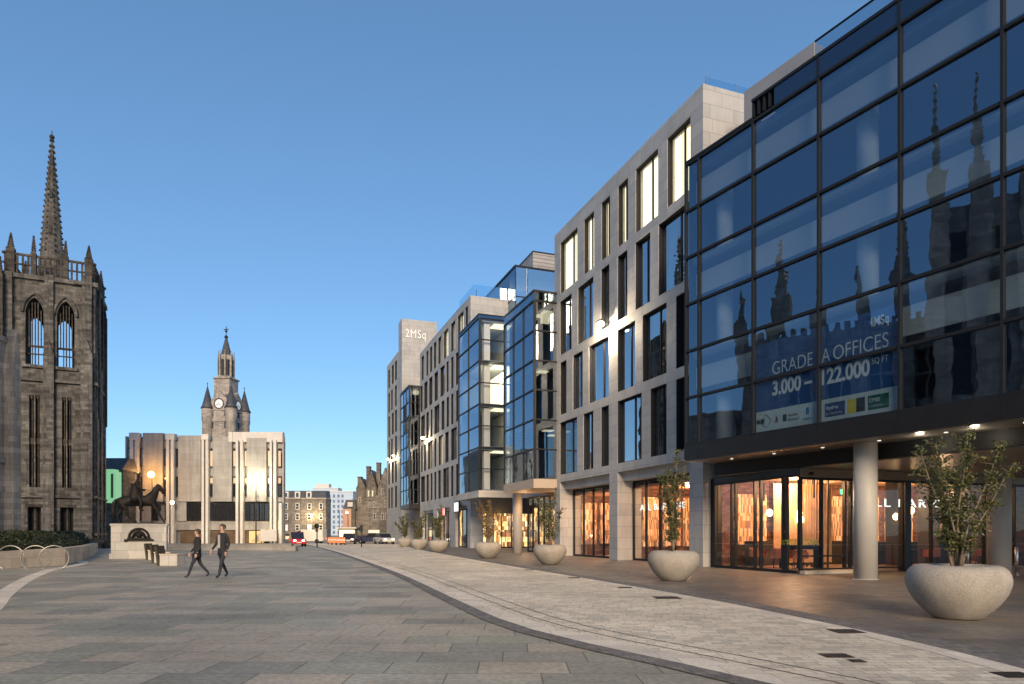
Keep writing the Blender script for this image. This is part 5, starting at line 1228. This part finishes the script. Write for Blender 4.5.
# ================================================================== people (walking, dark clothes)
M['coat'] = mat('black_coat', (.018,.018,.022), .85, var=.2); M['jeans'] = mat('dark_trousers', (.022,.025,.035), .85, var=.2); M['skin'] = mat('skin', (.48,.30,.22), .55, var=.05); M['hair'] = mat('brown_hair', (.05,.03,.02), .6, var=.3); M['shirt'] = mat('pale_shirt', (.38,.36,.34), .85, var=.1); M['shoe'] = mat('shoes', (.02,.018,.016), .5)
def person(label, loc, rz, hgt, coat, shirt=None, stride=.32, bag=False):
    t = thing('person', label, 'person', loc, rz); k = hgt/1.75
    J = lambda x, y, z, a, b=None: (x*k, y*k, z*k, (a*k, (b or a)*k))
    # facing -y ; hips at .92
    j = [J(0,0,.93,.15,.11),J(0,0,1.12,.135,.10),J(0,-.01,1.32,.165,.11),J(0,0,1.44,.10,.08),J(0,0,1.50,.055),J(0,-.01,1.56,.06),J(0,-.015,1.64,.082,.098),J(0,-.01,1.72,.06,.07),
      J(.10,0,.86,.095),J(.11,-stride*.45,.5,.062),J(.11,-stride*.75,.09,.042),J(.11,-stride*.75-.13,.035,.038,.03),
      J(-.10,0,.86,.095),J(-.11,stride*.25,.49,.062),J(-.11,stride*.95,.13,.042),J(-.11,stride*.95-.10,.035,.038,.03),
      J(.18,0,1.40,.062),J(.24,.06,1.12,.046),J(.25,-.04,.90,.034),J(-.18,0,1.40,.062),J(-.24,-.04,1.12,.046),J(-.25,-.20,.93,.034)]
    e = [(0,1),(1,2),(2,3),(3,4),(4,5),(5,6),(6,7),(0,8),(8,9),(9,10),(10,11),(0,12),(12,13),(13,14),(14,15),(3,16),(16,17),(17,18),(3,19),(19,20),(20,21)]
    body = skin('body', j, e, M['skin'], t)
    me = body.data
    for mm in (coat, M['jeans'], M['shoe']): me.materials.append(mm)
    for p in me.polygons:
        c = p.center; z = c.z/k; armx = abs(c.x)/k > .2
        p.material_index = 3 if z < .085 else (2 if z < .88 and not armx else (1 if (z < 1.485 and not (armx and z < .93)) else 0))
    # hands with fingers
    for (wx, wy, wz) in ((.25,-.05,.875), (-.25,-.22,.905)):
        o = Vector((wx, wy, wz))*k; js = [(*o, .028*k), (o.x, o.y-.02*k, o.z-.06*k, .032*k)]; es = [(0,1)]
        for f in range(4):
            b = len(js); fx = (-.027+.018*f)*k; L = (.055, .065, .06, .045)[f]*k
            js += [(o.x, o.y-.02*k+fx, o.z-.085*k, .010*k), (o.x, o.y-.03*k+fx, o.z-.085*k-L*.6, .009*k), (o.x+.008*k, o.y-.045*k+fx, o.z-.085*k-L, .008*k)]; es += [(1, b), (b, b+1), (b+1, b+2)]
        b = len(js); js += [(o.x, o.y-.06*k, o.z-.05*k, .011*k), (o.x, o.y-.075*k, o.z-.085*k, .009*k)]; es += [(0, b), (b, b+1)]
        skin('hand', js, es, M['skin'], t, 1)
    mb = MB()
    for x in (-.03, .03): mb.sphere((x*k, -.098*k, 1.645*k), .012*k, 8, 6)
    mb.build('eyes', M['hair'], t)
    MB().add([(0,-.125*k,1.61*k),(.016*k,-.098*k,1.605*k),(-.016*k,-.098*k,1.605*k),(0,-.103*k,1.655*k)], [(0,1,3),(0,3,2),(0,2,1)]).box(-.025*k,.025*k,-.101*k,-.09*k,1.575*k,1.583*k).build('nose_and_mouth', M['skin'], t)
    mb = MB(); 
    for x in (-.083, .083): mb.sphere((x*k, 0, 1.64*k), .022*k, 8, 6)
    mb.build('ears', M['skin'], t)
    mb = MB(); mb.sphere((0, .012*k, 1.675*k), .103*k, 16, 10, 1.0); hr = mb.build('hair', M['hair'], t)
    for v in hr.data.vertices:
        if v.co.y < -.04*k and v.co.z < 1.70*k: v.co.y = -.04*k
    # open coat skirt
    mb = MB(); mb.lathe([(.175*k,.74*k),(.165*k,.95*k),(.15*k,1.12*k),(.172*k,1.3*k),(.12*k,1.45*k)], 20, (0,0,0), True, 0, .78); mb.build('coat', coat, t)
    if shirt: MB().box(-.05*k, .05*k, -.148*k, -.125*k, .98*k, 1.42*k).build('shirt', shirt, t, bevel=.01)
    if bag: MB().box(-.36*k, -.24*k, -.16*k, .14*k, .62*k, .88*k).build('bag', M['coat'], t, bevel=.03)
x, D = at(197.5, 577.5); person('person in a short black coat walking left of another, between the statue and the camera', (x, D, 0), R(-60), 1.62, M['coat'], None, .42, True)
x, D = at(222.5, 578); person('person in dark trousers and a jacket over a pale shirt, right of the pair', (x, D, 0), R(-28), 1.78, M['coat'], M['shirt'], .30)

# ================================================================== far street
def win_rows(parent, s, X, Z, wins, fm, pm, y=-.04):
    for (a, b, y0, y1, m) in wins:
        f = MB().box(X(a), X(b), y-.06, y+.2, Z(y1), Z(y0)).build('window', fm, parent)
        d = .16; mb = MB().box(X(a)+d, X(b)-d, y-.09, y-.06, Z(y1)+d, (Z(y1)+Z(y0))/2-.05).box(X(a)+d, X(b)-d, y-.09, y-.06, (Z(y1)+Z(y0))/2+.05, Z(y0)-d); mb.build('pane', m or pm, f)
D = 170; s = D/FP; x0 = 281; X = lambda x: (x-x0)*s; Z = lambda y: 1.5+(HY-y)*s
t = thing('corner_tenement', 'dark granite corner building with a black mansard roof and three white dormers, down the street', 'building', ((x0-512)/FP*D, D, 0))
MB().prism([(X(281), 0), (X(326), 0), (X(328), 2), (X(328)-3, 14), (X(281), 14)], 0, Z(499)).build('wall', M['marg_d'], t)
mb = MB(); mb.prism([(X(281), -.2), (X(326.3), -.2), (X(328.4), 2), (X(328.4)-3, 14.2), (X(281), 14.2)], Z(499), Z(497.8)); mb.build('cornice', M['dress'], t)
mb = MB(); z0, z1 = Z(497.8), Z(490.5)
P0 = [(X(281), 0.1), (X(326), .1), (X(328), 2), (X(328)-3, 14), (X(281), 14)]; P1 = [(X(281), 1.0), (X(325), 1.0), (X(327), 2.6), (X(327)-3, 13), (X(281), 13)]
mb.add([(a, b, z0) for a, b in P0]+[(a, b, z1) for a, b in P1], [(i, (i+1) % 5, 5+(i+1) % 5, 5+i) for i in range(5)]+[(5,6,7,8,9)]); mb.build('roof', M['slate'], t)
for a in (286, 297.5, 309): 
    d = MB().box(X(a-2.6), X(a+2.6), -.1, 1.5, Z(498), Z(491.5)).build('dormer', M['white_c'], t); MB().box(X(a-1.3), X(a+1.3), -.15, -.1, Z(497), Z(493)).build('pane', M['g_th'], d)
wins = []
for a in (286, 297.5, 309.5, 321): wins += [(a-2, a+2, 503, 509.5, None), (a-2, a+2, 513.5, 520, None), (a-2, a+2, 524.5, 531, M['lit2'] if a in (286, 309.5) else None)]
win_rows(t, s, X, Z, wins, M['white_c'], M['g_th'])
MB().box(X(283), X(326), -.35, 0, Z(536), Z(534)).build('shop_fascia', M['black'], t)
MB().box(X(284), X(325), -.1, 0, 0, Z(536)).build('shop_window', emis('far_shop_glow', (1,.66,.36), .6), t)
lamp('street_light', ((313-512)/FP*D, D-2.5, Z(517)), 700, (1,.75,.38), .3)
def lamp_post(label, px, D, z, m, grp='street lamps down the street'):
    t = thing('street_lamp', label, 'street lamp', ((px-512)/FP*D, D, 0), 0, grp)
    MB().lathe([(.10,0),(.05,z)], 8).tube([(0,0,z),(0,-.9,z+.25)], .04, 6).build('post', M['anth'], t); MB().sphere((0,-.95,z+.12), .22, 8, 6, .6).build('bulb', m, t)
lamp_post('lit street lamp against the dark corner building', 313, 167, 1.5+17*167/FP, M['lamp'])
# distant tower block
D = 420; s = D/FP; x0 = 311
t = thing('tower_block', 'pale blue grey tower block far away between the street buildings', 'tower block', ((x0-512)/FP*D, D, 0))
M['pale'] = mat('pale_render', (.42,.50,.60), .8, var=.08, scale=.2); 
MB().box(X(311)-0, X(353), 0, 12, 0, Z(492)).box(X(313), X(338), .5, 10, Z(492), Z(488.5)).box(X(345), X(353), -1.5, 0, 0, Z(499)).build('wall', M['pale'], t)
mb = MB(); mb.box(X(312), X(338), .3, 10.2, Z(488.5), Z(487.5)); mb.box(X(311)-.3, X(353)+.3, -.3, 12.3, Z(492), Z(491)); mb.box(X(315), X(328), 2, 8, Z(487.5), Z(483.5)); mb.build('roof', M['white_c'], t)
mb = MB()
for a in (316, 320.5, 325, 329.5, 334, 338.5, 342.5):
    for k in range(8): mb.box(X(a-1.1), X(a+1.1), -.1, .05, Z(497.5+k*5.2), Z(494.5+k*5.2))
mb.build('windows', mat('far_window', (.12,.17,.26), .3, var=.4, scale=.4), t)
# gothic tenement with tall chimneys
D = 125; s = D/FP; x0 = 344
t = thing('gabled_tenement', 'brown gabled stone building with tall chimneys, next to the farthest office block', 'building', ((x0-512)/FP*D, D, 0))
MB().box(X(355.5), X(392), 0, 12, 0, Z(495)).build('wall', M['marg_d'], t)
mb = MB(); 
for a, b, pk in ((356,365.5,478),(366,376.5,470),(377.5,392,468)): mb.prism([(X(a), Z(495)), (X(b), Z(495)), (X(b), Z(487)), ((X(a)+X(b))/2, Z(pk)), (X(a), Z(489))], 0, 12, 'y')
mb.build('gable', M['marg_d'], t)
mb = MB()
for a, b, pk in ((356,365.5,478),(366,376.5,470),(377.5,392,468)):
    m_ = (X(a)+X(b))/2
    mb.add([(X(a)-.1,.3,Z(489)+.08),(m_,.3,Z(pk)+.1),(m_,12,Z(pk)+.1),(X(a)-.1,12,Z(489)+.08)], [(0,1,2,3)]); mb.add([(X(b)+.1,.3,Z(487)+.08),(m_,.3,Z(pk)+.1),(m_,12,Z(pk)+.1),(X(b)+.1,12,Z(487)+.08)], [(0,1,2,3)])
mb.build('roof', M['slate'], t)
for a, tp, y in ((358.2,477,1),(365.8,466,2),(376.6,462.5,1.5)):
    MB().box(X(a-1.9), X(a+1.9), y, y+1.2, Z(495), Z(tp)).box(X(a-2.2), X(a+2.2), y-.1, y+1.3, Z(tp), Z(tp-.9)).build('chimney', M['marg_d'], t)
wins = [(367.5,369.8,490,497,M['lit2']),(371.5,373.8,490,497,M['lit2']),(381,383.5,488,495,None),(358.5,361,497,503,None),(368,370.5,502,508,None),(373,375.5,502,508,None),(384,386.5,500,507,None),(381,384,513,520,None),(385.5,388.5,513,520,None),(373,376,513,520,None)]
win_rows(t, s, X, Z, wins, M['dress'], M['g_th'])
MB().box(X(357), X(391), -.5, 0, Z(538), Z(535.5)).build('shop_fascia', M['black'], t); MB().box(X(369), X(380), -.55, -.5, Z(533), Z(530)).build('shop_sign', emis('far_sign', (1,.85,.6), .5), t); MB().box(X(357), X(391), -.2, 0, 0, Z(538)).build('shop_window', emis('far_shop_glow2', (1,.55,.28), .55), t)
t = thing('pink_gable', 'pinkish rendered gable wall with a slate mansard above, left of the gabled stone building', 'building', ((x0-512)/FP*D, D-1, 0))
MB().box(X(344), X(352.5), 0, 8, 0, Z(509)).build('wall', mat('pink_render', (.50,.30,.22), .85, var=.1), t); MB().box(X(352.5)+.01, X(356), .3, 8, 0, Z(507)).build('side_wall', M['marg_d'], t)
MB().prism([(X(344), Z(509)), (X(357.5), Z(509)), (X(356), Z(500)), (X(347), Z(500))], .2, 8, 'y').build('roof', M['slate'], t); d = MB().box(X(349), X(354), -.1, .2, Z(507), Z(502.5)).build('dormer', M['white_c'], t)

# traffic signs and posts
for (px, yb, yt, lab, cat) in [(317, 547, 526, 'round black traffic sign on a post, left one down the street', 'sign'), (361.5, 548, 527.5, 'dark traffic signal on a post, right one down the street', 'signal')]:
    D = 71; zz = 1.5+(HY-yt)*D/FP
    t = thing('traffic_sign', lab, cat, ((px-512)/FP*D, D, 0)); MB().lathe([(.06,0),(.06,zz)], 8).build('post', M['anth'], t)
    if cat == 'sign': mb = MB(); mb.lathe([(.26,-.03),(.26,.03)], 20); o = mb.build('disc', M['black'], t); o.rotation_euler = (R(90),0,0); o.location = (0,-.1,zz); MB().box(-.13,.13,-.1,-.06,zz-.62,zz-.35).build('plate', M['black'], t)
    else: MB().box(-.15,.15,-.2,-.06,zz-.45,zz+.25).build('signal_head', M['black'], t); MB().box(-.42,-.17,-.2,-.06,zz-.3,zz).build('side_plate', M['black'], t)
for i, (px, D, z) in enumerate([(339.5, 150, 6.5), (348, 120, 5)]): lamp_post(['slim lamp post in front of the distant tower block', 'slim lamp post by the pink gable wall'][i], px, D, z, M['lamp'] if i else M['white_c'])

def car(label, px, D, rz, paint, kind='car', cat='car', L=4.2, Wd=1.75, Hh=1.45, lights=True, yoff=0):
    t = thing('parked_car' if kind == 'car' else 'van', label, cat, ((px-512)/FP*D, D, 0), rz, 'vehicles down the street')
    l = L/2
    if kind == 'car': prof = [(-l,.3),(l,.3),(l,.62),(l*.82,.82),(l*.35,.90),(-l*.75,.92),(-l,.85)]; cab = [(-l*.82,.9),(l*.42,.88),(l*.12,Hh),(-l*.55,Hh)]
    else: prof = [(-l,.3),(l,.3),(l,.9),(l*.72,1.15),(l*.5,Hh),(-l,Hh)]; cab = [(l*.46,1.2),(l*.745,1.14),(l*.55,Hh-.12),(l*.4,Hh-.12)]
    MB().prism(prof, -Wd/2, Wd/2, 'y').build('body', paint, t, bevel=.06)
    w2 = Wd/2-.12 if kind == 'car' else Wd/2+.01
    c = MB().prism(cab, -w2, w2, 'y').build('cabin_glass', M['g_th'], t, bevel=.03)
    if kind == 'car': MB().box(-l*.5, l*.1, -w2-.005, w2+.005, Hh-.04, Hh+.02).build('roof', paint, t, bevel=.02)
    for x in (-l*.62, l*.62):
        for sgn in (-1, 1):
            wv = []; o = MB().lathe([(.0,-.1),(.31,-.1),(.31,.1),(0,.1)], 18).build('wheel', M['black'], t); o.rotation_euler = (R(90),0,0); o.location = (x, sgn*(Wd/2-.08), .31)
            r = MB().lathe([(.0,-.11),(.18,-.11),(.18,.11),(0,.11)], 14).build('rim', M['alu'], o)
    for sgn in (-1, 1):
        MB().box(l-.02, l+.03, sgn*(Wd/2-.35)-.13, sgn*(Wd/2-.35)+.13, .6, .74).build('headlight', emis('headlight_glow', (1,.85,.6), 5) if lights else M['white_c'], t)
        MB().box(-l-.03, -l+.02, sgn*(Wd/2-.25)-.1, sgn*(Wd/2-.25)+.1, .62, .78).build('tail_light', emis('tail_glow', (1,.08,.04), 3), t)
    MB().box(-l-.02, -l, -.25, .25, .45, .57).box(l, l+.02, -.25, .25, .4, .52).build('number_plate', M['white_c'], t)
P = lambda n, c: mat(n, c, .25, .1, .6, var=.05)
red = P('red_paint', (.55,.03,.04))
car('small red car facing the square beside the town house', 297, 76, R(-65), red, L=3.3, Wd=1.6, Hh=1.6)
car('white van side on in front of the dark corner building', 309.5, 100, R(176), P('white_paint', (.7,.66,.6)), 'van', 'van', L=4.6, Hh=2.0, Wd=1.8)
car('dark car queuing beside the road barriers', 349, 92, R(-80), P('dark_paint', (.04,.02,.03)))
car('dark blue car in front of the gabled stone building, farther right', 372, 96, R(180), P('blue_paint', (.02,.03,.07)), L=4.4)
car('silver car with bright headlights at the foot of the farthest office block', 384, 93, R(-60), P('silver_paint', (.5,.48,.45)))
M['orange'] = mat('orange_plastic', (.75,.22,.06), .5, var=.05)
b0 = None
for i, (px, D) in enumerate([(334, 86), (338.5, 85), (343, 84), (330, 88)]):
    lab = ['orange and white road barrier, second from the left of the row', 'orange and white road barrier, third from the left of the row', 'orange and white road barrier at the right end of the row', 'orange and white road barrier at the left end of the row'][i]
    if b0 is None:
        b0 = thing('road_barrier', lab, 'barrier', ((px-512)/FP*D, D, 0), 0, 'road barriers'); MB().box(-.27,.27,-.03,.03,.25,.95).build('panel', M['orange'], b0); MB().box(-.27,.27,-.04,-.031,.55,.72).build('stripe', M['white_c'], b0)
        for x in (-.24,.24): MB().box(x-.03,x+.03,-.2,.2,0,.25).build('foot', M['black'], b0)
    else: c = copy_tree(b0); c.location = ((px-512)/FP*D, D, 0); c['label'] = lab
# bright hanging shop canopy at the street corner
t = thing('kiosk', 'small lit kiosk with a pale canopy behind the road barriers', 'kiosk', ((347-512)/FP*110, 110, 0)); MB().box(-1.4,1.4,0,1.4,0,2.2).build('body', M['marg_d'], t); MB().box(-1.6,1.6,-.6,1.5,2.2,2.45).build('canopy', M['white_c'], t); MB().box(-1.2,1.2,-.03,0,.9,2.0).build('lit_counter', emis('kiosk_glow', (1,.7,.35), 1.6), t)

# ================================================================== buildings across the square behind the camera (seen only in reflections)
for i, (x, wd, hh) in enumerate([(-24, 16, 9.5), (-7, 15, 8.5), (9, 14, 10), (24, 20, 9)]):
    t = thing('granite_terrace', ['granite terrace house behind the camera, leftmost of four', 'lower granite terrace house behind the camera', 'tallest granite terrace house behind the camera', 'widest granite terrace house behind the camera'][i], 'building', (x, -70, 0), R(180))
    t.location.x = x+wd
    mb = MB(); wins = [(1.2+k*2.8, 2.4+k*2.8) for k in range(int((wd-2)/2.8))]
    wall_grid(mb, 0, wd, [(1.0, 3.0, wins), (4.6, 6.6, wins)], 0, hh, .4); mb.box(0, wd, .8, 10, 0, hh-.1); mb.build('wall', M['marg'], t)
    MB().box(.1, wd-.1, .5, .7, .1, hh-.2).build('window_glass', M['dark'], t)
    MB().prism([(-.2, hh), (10.2, hh), (5, hh+3)], .1, wd-.1, 'x').build('roof', M['slate'], t)
